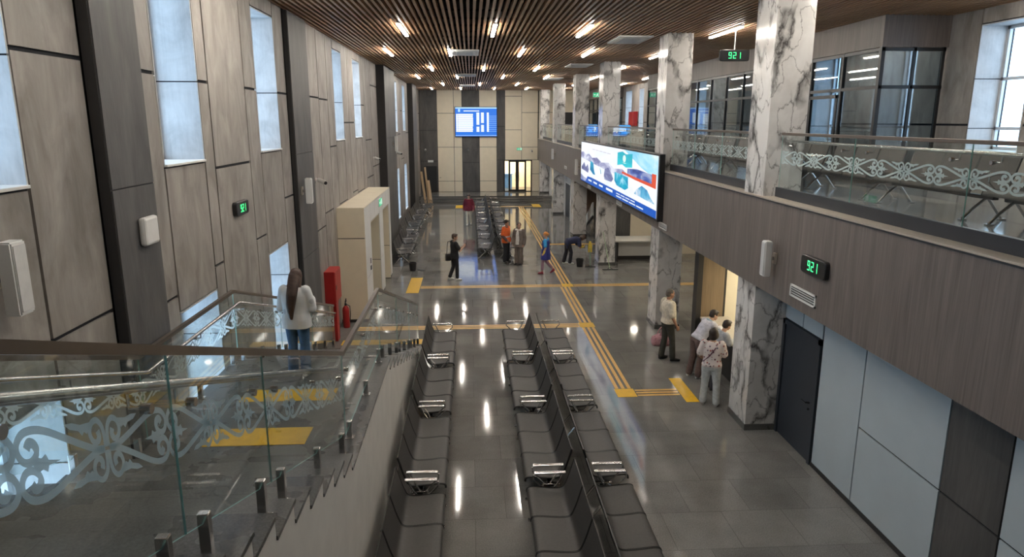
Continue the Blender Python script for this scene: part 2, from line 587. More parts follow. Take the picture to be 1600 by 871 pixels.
WN = [0]
def window(a, b, z0, z1, side, mull):
    """niche lined with pale boards, pane and frame at its back. side -1: left wall, +1 right wall"""
    WN[0] += 1
    xf = XL if side < 0 else XR
    xb = xf + side * NICHE
    lo, hi = sorted((xf, xb))
    lin = MB()
    t = 0.02
    zs = [z0] + sorted(mull) + [z1]
    for i in range(len(zs) - 1):
        lin.box(lo, hi, a, a + t, zs[i] + .008, zs[i + 1] - .008)
        lin.box(lo, hi, b - t, b, zs[i] + .008, zs[i + 1] - .008)
    lin.box(lo, hi, a, b, z1 - t, z1)
    o = struct(lin.build('window_%d' % WN[0], 'reveal'))
    sl = MB(); sl.cbox(lo + (0 if side < 0 else -.03), hi + (0.03 if side < 0 else 0), a + t, b - t, z0, z0 + 0.03, .006)
    sl.build('sill', 'white', o)
    fr = MB()
    x0, x1 = sorted((xb, xb - side * 0.06))
    w = 0.06
    fr.box(x0, x1, a + t, a + t + w, z0 + .03, z1 - t); fr.box(x0, x1, b - t - w, b - t, z0 + .03, z1 - t)
    fr.box(x0, x1, a + t, b - t, z0 + .03, z0 + .03 + w); fr.box(x0, x1, a + t, b - t, z1 - t - w, z1 - t)
    for m in mull:
        fr.box(x0, x1, a + t, b - t, m - w / 2, m + w / 2)
    fr.build('frame', 'alu', o)
    pn = MB(); xm = (x0 + x1) / 2
    pn.box(xm - .006, xm + .006, a + t, b - t, z0 + .03, z1 - t)
    pn.build('pane', 'pane', o)
    # daylight sampling aid in the opening (adds no light of its own)
    L = bpy.data.lights.new('sky_portal', 'AREA')
    L.shape = 'RECTANGLE'; L.size = z1 - z0; L.size_y = b - a
    L.cycles.is_portal = True
    lo_ = bpy.data.objects.new('sky_portal', L)
    COL.objects.link(lo_)
    lo_.location = (xb + side * 0.02, (a + b) / 2, (z0 + z1) / 2)
    lo_.rotation_euler = (0, R(90) * side, 0)
    return o
for (a, b), lo in zip(UPW, LOW):
    window(a, b, 5.05, 7.5, -1, [6.12])
    if lo:
        window(a, b, 0.7, 3.22, -1, [2.55])

# ------------------------------------------------------------------ end wall
def endpanels(mb, xs, zs, y=YE):
    for i in range(len(xs) - 1):
        z = zs[i]
        for j in range(len(z) - 1):
            mb.box(xs[i] + .014, xs[i + 1] - .014, y - .03, y, z[j] + .014, z[j + 1] - .014)
mb = MB()
# backing with the doorway left open
mb.box(XL - .6, 2.43, YE, YE + .25, 0, 8.0); mb.box(4.52, XR + .7, YE, YE + .25, 0, 8.0); mb.box(2.43, 4.52, YE, YE + .25, 2.78, 8.0)
mb.mi = 1
endpanels(mb, [-2.42, -1.21, -0.61], [[.45, 1.24, 3.72, 6.14, 7.98]] * 2)
endpanels(mb, [0.65, 1.92], [[.45, 1.24, 3.72, 6.19, 7.98]])
endpanels(mb, [2.53, 3.75], [[2.78, 4.96, 7.35, 7.98]])
endpanels(mb, [3.75, 4.95], [[2.78, 3.71, 6.19, 7.98]])
endpanels(mb, [4.52, 5.6], [[.45, 1.75, 2.78]])
endpanels(mb, [5.0, 6.75, 8.3, 10.1], [[4.25, 6.2, 7.98], [6.2, 7.98], [4.25, 6.2, 7.98]])
mb.mi = 2
endpanels(mb, [-3.68, -2.42], [[.45, 2.7, 4.92, 7.98]])
endpanels(mb, [-0.61, 0.65], [[.45, 2.6, 4.92, 7.98]])
endpanels(mb, [1.92, 2.53], [[2.78, 5.2, 7.98]])
endpanels(mb, [1.92, 2.43], [[.45, 2.78]])
struct(mb.build('wall_end', ['joint', 'cream', 'dark']))
# dark doorway on the gallery in the end wall
mb = MB()
mb.box(6.78, 6.86, 51.9, 52.0, 4.25, 6.2); mb.box(8.2, 8.28, 51.9, 52.0, 4.25, 6.2); mb.box(6.78, 8.28, 51.9, 52.0, 6.12, 6.2)
mb.box(6.86, 8.2, 51.97, 52.0, 4.25, 6.12)
d = struct(mb.build('door_1', 'black'))
h = MB(); h.tube([(8.05, 51.94, 5.2), (8.05, 51.86, 5.2), (7.93, 51.86, 5.2)], .012, 8); h.build('handle', 'chrome', d)

# glazed double door at the far end
t = thing('entrance_door', 'black framed glass double door in the end wall at top of steps', 'door', (3.47, 51.95, .45))
f = MB()
for x in (2.43, 2.78, 4.02, 4.44):
    f.box(x, x + .08, 51.93, 52.02, .45, 2.78)
f.box(2.43, 4.52, 51.93, 52.02, 2.70, 2.78); f.box(2.43, 4.52, 51.93, 52.02, .45, .50)
f.box(3.36, 3.50, 51.93, 52.02, .45, 2.7)
f.build('frame', 'black', t)
for a, b in ((2.51, 2.78), (4.10, 4.44)):
    q = MB(); q.box(a, b, 51.97, 51.98, .5, 2.7); q.build('side_light', 'pane', t)
for a, b in ((2.86, 3.36), (3.50, 4.02)):
    q = MB()
    q.box(a, a + .05, 51.95, 51.99, .5, 2.7); q.box(b - .05, b, 51.95, 51.99, .5, 2.7)
    q.box(a, b, 51.95, 51.99, .5, .6); q.box(a, b, 51.95, 51.99, 2.62, 2.7)
    leaf = q.build('door_leaf', 'black', t)
    q = MB(); q.box(a + .05, b - .05, 51.965, 51.972, .6, 2.62); q.build('pane', 'pane', leaf)
    q = MB(); xx = b - .09 if a < 3.4 else a + .09
    q.tube([(xx, 51.95, 1.25), (xx, 51.88, 1.25), (xx, 51.88, 1.85), (xx, 51.95, 1.85)], .015, 8); q.build('handle', 'chrome', leaf)
# vestibule behind the doors: warm wall and its lamp
mb = MB(); mb.box(1.5, 6.0, 55.6, 55.8, 0, 4); mb.box(1.4, 1.5, 52.25, 55.8, 0, 4); mb.box(6, 6.1, 52.25, 55.8, 0, 4); mb.box(1.4, 6.1, 52.25, 55.8, 3.3, 3.4)
struct(mb.build('wall_vestibule', 'cream'))
t = thing('vestibule_lamp', 'warm ceiling lamp inside the vestibule behind the far glass doors', 'lamp', (3.4, 54.2, 3.25))
q = MB(); q.lathe([(.22, 0), (.24, .02), (.24, .05)], (3.4, 54.2, 3.24)); q.build('housing', 'white', t)
q = MB(); q.lathe([(.19, -.012), (.2, 0)], (3.4, 54.2, 3.239)); q.build('diffuser', emit('warm_lamp', (1, .78, .50), 420), t)
q = MB(); q.cbox(2.4, 3.2, 54.6, 55.2, .45, 1.5, .03); q.cbox(2.35, 3.25, 54.55, 55.25, 1.5, 1.56, .01)
tag(q.build('kiosk_counter', plain('kiosk_blue', (.10, .25, .6), .4)), 'blue counter seen through the far glass doors', 'counter')

# back wall and near gallery the photo is taken from
mb = MB(); mb.box(XL - .7, XR + .7, YB - .2, YB, 0, 8.0)
struct(mb.build('wall_back', 'cream'))
mb = MB(); mb.box(XL, XF, YB, 0.3, 3.95, ZU)
struct(mb.build('floor_landing', 'granite_stair'))

# ------------------------------------------------------------------ gallery slab, fascia, ledge, right walls
def between(y0, y1, pad=0.0):
    """intervals along the hall not taken by columns"""
    out, y = [], y0
    for a, b in COLS:
        if b < y0 or a > y1: continue
        if a - pad > y: out.append((y, a - pad))
        y = b + pad
    if y < y1: out.append((y, y1))
    return out
mb = MB()
mb.box(5.66, XR + .7, YB, YE, 4.0, ZU)
for a, b in between(YB, YE): mb.box(5.0, 5.66, a, b, 4.0, ZU)
struct(mb.build('floor_gallery', 'granite_up'))
mb = MB()
mb.box(5.66, 14, YB, YE, 2.80, 3.95)
for a, b in between(YB, YE): mb.box(5.0, 5.66, a, b, 2.80, 2.9)
struct(mb.build('ceiling_lower', 'laminate'))
mb = MB()
mb.box(4.95, 4.998, YB, YE - .03, 2.78, 4.30)
struct(mb.build('wall_fascia', 'laminate'))
mb = MB()
mb.box(4.93, 4.998, YB, YE - .03, 4.30, 4.316)
struct(mb.build('trim_2', 'curb'))
mb = MB()
mb.box(4.94, 5.0, YB, YE - .03, 4.318, 4.34)
for a, b in between(YB, YE - .03): mb.box(5.0, 5.18, a, b, 4.25, 4.34)
struct(mb.build('trim_3', 'ledge'))
mb = MB()
for a, b in between(YB, YE - .03, .06): mb.box(5.181, 5.25, a, b, 4.25, 4.50)
struct(mb.build('trim_4', 'curb'))

# lower right wall with pale panels, joints and door
mb = MB()
mb.box(XW, XW + .2, YB, 10.30, 0, 2.8); mb.box(XW, XW + .2, 11.66, 11.95, 0, 2.8); mb.box(XW, XW + .2, 10.30, 11.66, 2.16, 2.8)
mb.mi = 1
def rp(y0, y1, z0, z1): mb.box(XW - .02, XW, y0 + .014, y1 - .014, z0 + .014, z1 - .014)
rp(10.98, 11.66, 2.17, 2.79); rp(10.3, 10.98, 2.17, 2.79)
rp(9.07, 10.28, 0, 2.79)
rp(7.28, 9.07, 0, 1.25); rp(7.28, 9.07, 1.25, 2.79)
rp(4.5, 6.31, 0, 1.25); rp(4.5, 6.31, 1.25, 2.79); rp(2.7, 4.5, 0, 1.25); rp(2.7, 4.5, 1.25, 2.79); rp(0, 2.7, 0, 2.79); rp(YB, 0, 0, 2.79)
mb.mi = 2
rp(6.31, 7.28, 0, 1.25); rp(6.31, 7.28, 1.25, 2.79)
struct(mb.build('wall_right', ['joint', 'coolwhite', 'dark']))
mb = MB(); mb.box(XW - .035, XW - .02, YB, 10.28, 0, 0.07)
struct(mb.build('baseboard_right', 'darkgap'))
q = MB()
q.box(XW - .05, XW + .02, 10.30, 10.38, 0, 2.16); q.box(XW - .05, XW + .02, 11.58, 11.66, 0, 2.16); q.box(XW - .05, XW + .02, 10.30, 11.66, 2.08, 2.16)
d = struct(q.build('door_2', 'doorgrey'))
q = MB(); q.box(XW - .025, XW + .02, 10.39, 11.57, .01, 2.07)
leaf = q.build('door_leaf', 'doorgrey', d)
q = MB(); q.tube([(XW - .03, 10.52, 1.02), (XW - .09, 10.52, 1.02), (XW - .09, 10.66, 1.02)], .011, 8); q.lathe([(.026, 0), (.026, .02)], (XW - .04, 10.52, 1.01), 12)
q.lathe([(.02, 0), (.02, .03)], (XW - .035, 10.52, .89), 12)
q.build('handle', 'black', leaf)

# upper right: window wall, bulkhead and glazed rooms
UPR = [(8.5, 9.9), (12.5, 13.9), (19.2, 20.6), (23.2, 24.6), (30.2, 31.6), (34.2, 35.6), (41.2, 42.3), (44.3, 46.0)]
mb = MB()
wall_with_holes(mb, XR + .03, XR + NICHE + .1, YB, YE, ZU, 8.0, [(a, b, 5.0, 7.45) for a, b in UPR])
mb.mi = 1
ys = [YB, -1, 1, 3, 5, 7]
for i in range(5):
    for z0, z1 in ((ZU, 5.52), (5.52, 7.98)): mb.box(XR, XR + .03, ys[i] + GAP, ys[i + 1] - GAP, z0 + GAP, z1 - GAP)
prev = 7.0
for a, b in UPR:
    for z0, z1 in ((ZU, 5.52), (5.52, 7.98)): mb.box(XR, XR + .03, prev + GAP, a - GAP, z0 + GAP, z1 - GAP)
    mb.box(XR, XR + .03, a + GAP, b - GAP, ZU, 5.0 - GAP); mb.box(XR, XR + .03, a + GAP, b - GAP, 7.45 + GAP, 7.98)
    prev = b
for z0, z1 in ((ZU, 5.52), (5.52, 7.98)): mb.box(XR, XR + .03, prev + GAP, YE - .04, z0 + GAP, z1 - GAP)
struct(mb.build('wall_gallery', ['joint', 'panel']))
for a, b in UPR:
    window(a, b, 5.0, 7.45, 1, [6.42, 5.45])
# lower walls behind the arcade
mb = MB()
mb.box(13.9, 14.0, YB, YE, 0, 3.9)
struct(mb.build('wall_right_outer', 'cream'))

def glazed_room(y0, y1, label):
    """wood bulkhead, black framed glazing along the gallery and across its near end"""
    mb = MB()
    mb.box(XP, XP + .12, y0, y1, 7.12, ZC + .2); mb.box(XP + .12, XR - .001, y0, y0 + .12, 7.12, ZC + .2); mb.box(XP + .12, XR - .001, y1 - .12, y1, 7.12, ZC + .2)
    struct(mb.build('trim_bulkhead', 'laminate'))
    t = thing('glazed_partition', label, 'partition', (XP + .06, y0, ZU))
    f = MB()
    n = max(3, round((y1 - y0) / 1.5))
    st = (y1 - y0 - .12) / n
    for i in range(n + 1):
        y = y0 + .02 + i * st
        w = .10 if i in (0, n) else .055
        f.box(XP + .01, XP + .09, y, y + w, ZU, 7.12)
    for z in (ZU, 6.27, 7.04):
        f.box(XP + .015, XP + .085, y0 + .02, y1 - .02, z, z + .07)
    for x in (XP + .72, XR - .10):
        f.box(x, x + .06, y0 + .03, y0 + .09, ZU, 7.12)
        f.box(x, x + .06, y1 - .09, y1 - .03, ZU, 7.12)
    for z in (ZU, 6.27, 7.04):
        f.box(XP + .09, XR - .03, y0 + .03, y0 + .09, z, z + .07)
        f.box(XP + .09, XR - .03, y1 - .09, y1 - .03, z, z + .07)
    f.build('frame', 'black', t)
    for i in range(n):
        y = y0 + .02 + i * st
        g = MB(); g.box(XP + .045, XP + .055, y + .08, y + st, ZU + .07, 6.27); g.box(XP + .045, XP + .055, y + .08, y + st, 6.34, 7.04)
        g.build('pane', 'glassdark', t)
    for yy in (y0 + .055, y1 - .065):
        for xa, xb in ((XP + .10, XP + .72), (XP + .78, XR - .10)):
            g = MB(); g.box(xa, xb, yy, yy + .01, ZU + .07, 6.27); g.box(xa, xb, yy, yy + .01, 6.34, 7.04)
            g.build('pane', 'glassdark', t)
    # door leaf in the long side
    k = 1
    y = y0 + .02 + k * st
    q = MB()
    q.box(XP - .012, XP + .012, y + .10, y + .18, ZU + .02, 6.2); q.box(XP - .012, XP + .012, y + st - .10, y + st - .02, ZU + .02, 6.2)
    q.box(XP - .012, XP + .012, y + .10, y + st - .02, 6.12, 6.2); q.box(XP - .012, XP + .012, y + .10, y + st - .02, ZU + .02, ZU + .14)
    lf = q.build('door_leaf', 'black', t)
    q = MB(); q.tube([(XP - .012, y + .24, 5.0), (XP - .06, y + .24, 5.0), (XP - .06, y + .24, 5.5), (XP - .012, y + .24, 5.5)], .012, 8); q.build('handle', 'chrome', lf)
glazed_room(14.8, 34.6, 'long black framed glass partition of the rooms on the upper gallery')
glazed_room(46.8, 51.9, 'small black framed glass partition at the far end of the upper gallery')

# marble columns
col_labels = ['nearest white marble column, beside the ticket window', 'second marble column, behind the man with a pink bag',
              'third marble column, with a mop leaning against it', 'fourth marble column, behind the stooping cleaner',
              'fifth marble column, before the far steps', 'farthest marble column, standing at the top of the far steps']
for i, (a, b) in enumerate(COLS):
    zb = 0 if b < 48 else .45
    t = thing('marble_column', col_labels[i], 'column', (5.325, (a + b) / 2, zb), 0, 'marble columns')
    q = MB(); q.cbox(5.0, 5.65, a, b, zb, 8.0, .006)
    q.build('shaft', 'marble', t)
    q = MB(); q.box(4.985, 5.665, a - .015, b + .015, zb, zb + .12)
    q.build('plinth', 'granite_stair', t)

# ------------------------------------------------------------------ ticket booth niche behind the nearest column
mb = MB()
mb.box(5.66, 14, 15.86, 16.0, 0, 2.8)
mb.mi = 1
mb.box(6.05, 13.9, 15.83, 15.86, 0, 2.8)
mb.mi = 2
mb.box(5.45, 6.0, 15.80, 15.86, 0, 2.8)
mb.mi = 3
mb.box(5.32, 5.44, 15.72, 16.0, 0, 2.79); mb.box(6.0, 6.05, 15.80, 15.86, 0, 2.8)
struct(mb.build('wall_booth', ['joint', 'cream', woodgrain('oak_panel', (.17, .12, .075), (.29, .21, .13)), 'darkgap']))
mb = MB(); mb.box(8.4, 8.5, 11.95, 15.83, 0, 2.8); mb.box(5.8, 8.5, 11.95, 12.05, 0, 2.8)
struct(mb.build('wall_booth_back', 'cream'))
t = thing('ticket_counter', 'grey stone topped ticket counter the two women lean over', 'counter', (5.8, 14.2, 0))
q = MB(); q.box(5.62, 6.0, 12.55, 15.70, 0, .98); q.build('front', 'darkgap', t)
q = MB(); q.cbox(5.42, 6.1, 12.55, 15.70, .98, 1.03, .01); q.build('counter_top', 'ledge', t)
t = thing('booth_lamp', 'bright ceiling panel lamp inside the ticket booth', 'lamp', (7.2, 14.2, 2.78))
q = MB(); q.box(6.5, 7.9, 12.9, 15.5, 2.75, 2.795); q.build('housing', 'white', t)
q = MB(); q.box(6.53, 7.87, 12.93, 15.47, 2.742, 2.749); q.build('diffuser', emit('booth_light', (1, .90, .66), 5.0), t)

# ------------------------------------------------------------------ lobby behind second column: back wall, counter
mb = MB(); mb.box(5.66, 13.9, 29.0, 29.15, 0, 2.8)
mb.mi = 1; mb.box(5.68, 6.72, 28.97, 29.0, 0, 2.79)
mb.mi = 2; mb.box(6.74, 10, 28.97, 29.0, 0, 2.79); mb.box(10.03, 13.9, 28.97, 29.0, 0, 2.79)
struct(mb.build('wall_lobby', ['joint', 'dark', 'cream']))
t = thing('reception_counter', 'white reception counter under the gallery beside the third column', 'counter', (6.75, 28, 0))
q = MB(); q.box(5.92, 7.9, 27.85, 27.93, .16, .80); q.build('front_panel', 'white', t)
q = MB(); q.box(5.86, 5.92, 27.4, 28.5, 0, .82); q.box(7.9, 7.96, 27.4, 28.5, 0, .82); q.box(5.92, 7.9, 27.9, 27.97, 0, .16); q.build('side', 'darkgap', t)
q = MB(); q.cbox(5.72, 8.05, 27.35, 28.55, .82, .88, .01); q.build('counter_top', 'white', t)
mb = MB(); mb.cbox(7.35, 7.85, 27.6, 27.85, 0.001, .12, .015)
tag(mb.build('cardboard_box', 'ledge'), 'low pale box on the floor under the white reception counter', 'box')
ll = emit('lobby_light', (1, .88, .70), 55)
for i, (x, y) in enumerate(((6.6, 18.0), (6.6, 21.0), (6.6, 24.0), (6.6, 27.0), (9.4, 18.0), (9.4, 21.0), (9.4, 24.0), (9.4, 27.0))):
    t = thing('lobby_downlight', 'round downlight in the lobby ceiling, %s of the %s row' % (ORD[i % 4], 'front' if i < 4 else 'back'), 'lamp', (x, y, 2.77), 0, 'lobby downlights')
    q = MB(); q.lathe([(.15, 0), (.16, .012), (.16, .028)], (x, y, 2.77), 20); q.build('housing', 'white', t)
    q = MB(); q.lathe([(.125, -.006), (.13, -.001)], (x, y, 2.77), 20); q.build('diffuser', ll, t)

# beyond the third column: brown panel wall, white stair, dark doors
mb = MB()
mb.box(7.0, 7.12, 29.15, 36.5, 0, 2.8); mb.box(5.66, 13, 36.5, 36.62, 0, 2.8)
struct(mb.build('wall_stairwell', woodgrain('brown_panel', (.15, .10, .07), (.25, .17, .12))))
t = thing('side_stair', 'white sided stair rising under the gallery behind the third column', 'stair', (6.3, 33.5, 0))
q = MB()
pr = []
for i in range(9):
    pr += [(36.2 - i * .30, .16 * i), (36.2 - i * .30, .16 * (i + 1))]
pr += [(33.4, 1.44), (33.4, 0)]
q.prism(pr, 'x', 5.95, 6.98); q.build('steps', 'granite_stair', t)
q = MB()
q.prism([(36.3, 0.001), (36.3, .3), (33.4, 1.75), (33.4, 1.1)], 'x', 5.86, 5.94); q.build('stringer', 'white', t)
mb = MB(); mb.box(5.66, 5.75, 36.62, 50.5, 0, 2.8)
struct(mb.build('wall_offices', 'white'))
for n, (a, b) in enumerate(((37.5, 38.7), (39.2, 41.4), (45.2, 46.4))):
    q = MB()
    q.box(5.60, 5.66, a, a + .08, 0, 2.5); q.box(5.60, 5.66, b - .08, b, 0, 2.5); q.box(5.60, 5.66, a, b, 2.42, 2.5); q.box(5.60, 5.66, a, b, 2.02, 2.08)
    d = struct(q.build('door_%d' % (3 + n), 'white'))
    q = MB(); q.box(5.63, 5.66, a + .08, b - .08, .01, 2.02); lf = q.build('door_leaf', 'doorgrey', d)
    q = MB(); q.tube([(5.63, a + .18, 1.0), (5.58, a + .18, 1.0), (5.58, a + .30, 1.0)], .011, 8); q.build('handle', 'chrome', lf)
    q = MB(); q.box(5.64, 5.66, a + .08, b - .08, 2.08, 2.42); q.build('transom', 'reveal', d)

# ------------------------------------------------------------------ ornament on the glass
def smooth(pts, k=5):
    out = []
    P = [Vector((p[0], p[1])) for p in pts]
    for i in range(len(P) - 1):
        a, b, c, d = P[max(0, i - 1)], P[i], P[i + 1], P[min(len(P) - 1, i + 2)]
        for j in range(k):
            t = j / k
            out.append(0.5 * ((2 * b) + (c - a) * t + (2 * a - 5 * b + 4 * c - d) * t * t + (3 * b - a - 3 * c + d) * t ** 3))
    out.append(P[-1])
    return out
ORN_L = 4.8
HEART = smooth([(0.15, 0.0), (0.7, .06), (1.4, .26), (2.4, .60), (3.2, .86), (3.8, .97), (4.35, .92), (4.68, .66), (4.68, .36), (4.45, .14), (4.12, .13), (3.86, .32), (3.90, .56), (4.14, .64), (4.28, .48)])
WING = smooth([(0.10, 0.06), (.10, .42), (.20, .76), (.48, .96), (.80, .88), (.96, .62), (.86, .36), (.62, .26), (.42, .40), (.48, .62)])
LEAF1 = [(2.75, 0.0), (3.35, .08), (3.45, .26), (3.66, .16), (3.9, .22), (4.1, .0)]
LEAF2 = [(.52, .98), (.95, .93), (1.45, .90), (1.9, .99), (2.35, .98), (2.05, .80), (1.6, .72), (1.42, .55), (1.28, .66), (1.12, .58), (.98, .74), (.80, .84)]
def ornament_mesh(mb, reps, P, half, mp, L, s_off=0.0):
    """n whole repeats of length P, band half height `half`; mp(s, t) -> point"""
    for r in reps:
        for sx in (0, 1):
            for sy in (1, -1):
                def q(p):
                    s = p[0] / ORN_L * P / 2
                    s = r * P + (s if sx == 0 else P - s) - s_off
                    return (s, sy * p[1] * half)
                def put(pts, faces):
                    keep = [f for f in faces if all(-.004 <= pts[i][0] <= L + .004 for i in f)]
                    if keep:
                        mb.add([mp(min(max(a, 0), L), b) for a, b in pts], keep)
                for line, w in ((HEART, .155), (WING, .135)):
                    vs, fs = [], []
                    m = len(line)
                    asp = (P / 2 / half) / ORN_L
                    for i, p in enumerate(line):
                        d = (line[min(m - 1, i + 1)] - line[max(0, i - 1)])
                        nn = Vector((-d.y, d.x)); nn.normalize()
                        ww = w * (1.0 if i < m * .8 else 1.25)
                        vs += [q((p.x + nn.x * ww / 1.3, p.y + nn.y * ww * .75)), q((p.x - nn.x * ww / 1.3, p.y - nn.y * ww * .75))]
                    for i in range(m - 1):
                        fs.append((2 * i, 2 * i + 1, 2 * i + 3, 2 * i + 2))
                    put(vs, fs)
                for poly in (LEAF1, LEAF2):
                    c = Vector((sum(p[0] for p in poly) / len(poly), sum(p[1] for p in poly) / len(poly)))
                    put([q(p) for p in poly], [tuple(range(len(poly)))])

def glass_panel(X, y0, z0a, z0b, y1, z1a, z1b, band_off, half, period, parent, face, ornament=True, anchor=None):
    """sheet in plane x = X from y0 to y1. a: bottom, b: top at each end; band_off below the top line"""
    t = .004
    g = MB()
    v = [(X - t, y0, z0a), (X - t, y1, z1a), (X - t, y1, z1b), (X - t, y0, z0b), (X + t, y0, z0a), (X + t, y1, z1a), (X + t, y1, z1b), (X + t, y0, z0b)]
    g.add(v, [(0, 1, 2, 3), (7, 6, 5, 4)])
    g.mi = 1
    g.add(v, [(0, 4, 5, 1), (1, 5, 6, 2), (2, 6, 7, 3), (3, 7, 4, 0)])
    o = g.build('glass_panel', ['glass', 'edge'], parent)
    if ornament:
        m = MB()
        L = y1 - y0
        n = max(1, round(L / period))
        def mp(s, tt):
            f = s / L
            return (X + face * (t + .002), y0 + s, z0b + (z1b - z0b) * f + band_off + tt)
        if anchor is None:
            ornament_mesh(m, range(n), L / n, half, mp, L)
        else:
            k0 = math.floor((y0 - anchor) / period)
            ornament_mesh(m, range(k0, k0 + n + 3), period, half, mp, L, y0 - anchor)
        m.build('ornament_band', 'ornament', o, fix=False)
    return o

# ------------------------------------------------------------------ staircase
YA0, YA1, YB0, YB1 = 0.97, 7.05, 10.0, 17.0
ZL = 2.12
SXR, SXL = -1.25, XL + .125
nA = 14; rA = (ZU - ZL) / nA; tA = (YA1 - YA0) / nA
nB = 14; rB = ZL / nB; tB = (YB1 - YB0) / nB
t = thing('staircase', 'grey granite staircase in two flights with a landing along the left wall', 'staircase', (-2.5, 8.5, 0))
prof = []
for i in range(nA):
    prof += [(YA0 + tA * i, ZU - rA * i), (YA0 + tA * i, ZU - rA * (i + 1))]
for i in range(nB):
    prof += [(YB0 + tB * i, ZL - rB * i), (YB0 + tB * i, ZL - rB * (i + 1))]
body = [(0.302, 0.001), (0.302, ZU)] + prof
q = MB(); q.prism([(y, max(z - .03, 0.001)) for y, z in body], 'x', SXL, SXR - .012)
q.build('body', 'stairwall', t)
q = MB()
q.box(SXL, SXR, 0.302, YA0 + .02, ZU - .03, ZU)
for i in range(nA):
    y0 = YA0 + tA * i; z = ZU - rA * (i + 1)
    y1 = y0 + tA if i < nA - 1 else YB0
    q.box(SXL, SXR, y0 - .001, y1 + .02, z - .03, z)
    q.box(SXL, SXR - .014, y0 - .004, y0 + .004, z, z + rA - .03)
for i in range(nB - 1):
    y0 = YB0 + tB * i; z = ZL - rB * (i + 1)
    q.box(SXL, SXR, y0 - .001, y0 + tB + .02, z - .03, z)
for i in range(nB):
    y0 = YB0 + tB * i; z = ZL - rB * (i + 1)
    q.box(SXL, SXR - .014, y0 - .004, y0 + .004, max(z, .002), z + rB - .03)
q.build('treads', 'granite_stair', t)

def nose(y):
    if y < YA0: return ZU
    if y < YA1: return ZU - (y - YA0) * (ZU - ZL) / (YA1 - YA0)
    if y < YB0: return ZL
    if y < YB1: return ZL * (1 - (y - YB0) / (YB1 - YB0))
    return 0.0
def step_z(y):
    if y < YA0: return ZU
    if y < YA1: return ZU - rA * (min(nA - 1, int((y - YA0) / tA)) + 1)
    if y < YB0: return ZL
    if y < YB1: return max(0, ZL - rB * (int((y - YB0) / tB) + 1))
    return 0
RH = 1.07
def stair_railing(X, face, label, inner):
    t = thing('stair_railing', label, 'railing', (X, 1, ZU))
    path = [0.4, YA0, YA1 + .05, YB0 + .07, 17.1]
    q = MB()
    for a, b in zip(path[:-1], path[1:]):
        q.bar((X, a, nose(a) + RH), (X, b, nose(b) + RH), .048, .045)
    q.build('top_rail', 'bronze', t)
    tx = X + inner * .075
    q = MB()
    q.tube([(tx, a, nose(a) + RH - .17) for a in path[:-1]] + [(tx, 16.9, nose(16.9) + RH - .17)], .023, 12)
    q.build('handrail', 'chrome', t, smooth=True)
    pans = [(0.42, 1.74), (1.748, 3.085), (3.093, 4.44), (4.448, YA1 + .05), (YA1 + .058, YB0 + .06), (YB0 + .068, 12.40), (12.408, 14.75), (14.758, 17.08)]
    for a, b in pans:
        glass_panel(X, a, nose(a) + .14, nose(a) + RH - .02, b, nose(b) + .14, nose(b) + RH - .02, -.375, .125, 1.0, t, face, True, 2.54)
        for yy in (a + .22, b - .22) + (((a + b) / 2,) if b - a > 2 else ()):
            z = step_z(yy)
            s = MB()
            s.cbox(X - .03, X + .03, yy - .025, yy + .025, z, nose(yy) + .20, .006)
            s.cbox(X - .05, X + .05, yy - .05, yy + .05, z, z + .012, .003)
            s.build('spigot', 'chrome', t)
            s = MB()
            zz = nose(yy) + RH - .17
            s.tube([(X - inner * .012, yy, zz - .09), (tx, yy, zz - .09), (tx, yy, zz - .02)], .008, 8)
            s.tube([(X - inner * .022, yy, zz - .09), (X + inner * .022, yy, zz - .09)], .024, 12)
            s.build('bracket', 'chrome', t, smooth=True)
    return t
stair_railing(-1.4, -1, 'glass stair railing with white ornament on the open side, nearest the camera', -1)
stair_railing(-3.5, 1, 'glass stair railing with white ornament along the left wall', 1)

# tactile strips on the landing and at the stair foot
def plate(name, label, x0, x1, y0, y1, z, mat='yellow'):
    q = MB(); q.cbox(x0, x1, y0, y1, z + .0005, z + .006, .002)
    n = max(2, int(abs(y1 - y0) / .06))
    o = q.build(name, mat)
    return tag(o, label, 'floor marking', 'yellow tactile markings')
plate('tactile_plate', 'yellow tactile strip on the landing at the foot of the upper flight', -2.98, -1.87, 7.18, 7.62, ZL)
plate('tactile_plate', 'yellow tactile strip on the landing before the lower flight, near the woman', -2.98, -1.80, 8.42, 8.82, ZL)
plate('tactile_plate', 'yellow tactile strip on the floor at the foot of the stairs', -3.38, -1.31, 17.15, 17.55, 0)
plate('tactile_plate', 'yellow tactile square where the line by the stairs crosses the long line', 2.98, 3.40, 18.38, 18.80, 0)
plate('tactile_plate', 'yellow tactile square at the near end of the long guide line', 2.99, 3.40, 13.36, 13.80, 0)
plate('tactile_plate', 'yellow tactile plate before the ticket window', 4.33, 4.60, 13.02, 14.36, 0)
plate('tactile_plate', 'yellow tactile plate on the floor beside the cream portal', -2.22, -1.80, 22.6, 24.9, 0)
plate('tactile_plate', 'yellow tactile square where the far cross line meets the long line', 3.10, 3.50, 23.2, 23.62, 0)
plate('tactile_plate', 'yellow tactile plate before the far steps, left of the seats', -1.05, -0.5, 45.6, 47.2, 0)
plate('tactile_plate', 'yellow tactile plate before the far steps, right of the guide line', 4.1, 4.65, 45.9, 47.6, 0)
def guide(label, x0, x1, y0, y1, along, w=.075, pitch=.135):
    q = MB()
    for i in range(3):
        if along == 'y':
            q.cbox(x0 + i * pitch, x0 + i * pitch + w, y0, y1, .0005, .005, .0015)
        else:
            q.cbox(x0, x1, y0 + i * pitch, y0 + i * pitch + w, .0005, .005, .0015)
    return tag(q.build('tactile_guide_line', 'tact'), label, 'floor marking', 'yellow tactile markings')
guide('long amber triple guide line running down the hall to the far steps', 3.02, 0, 18.82, 23.18, 'y')
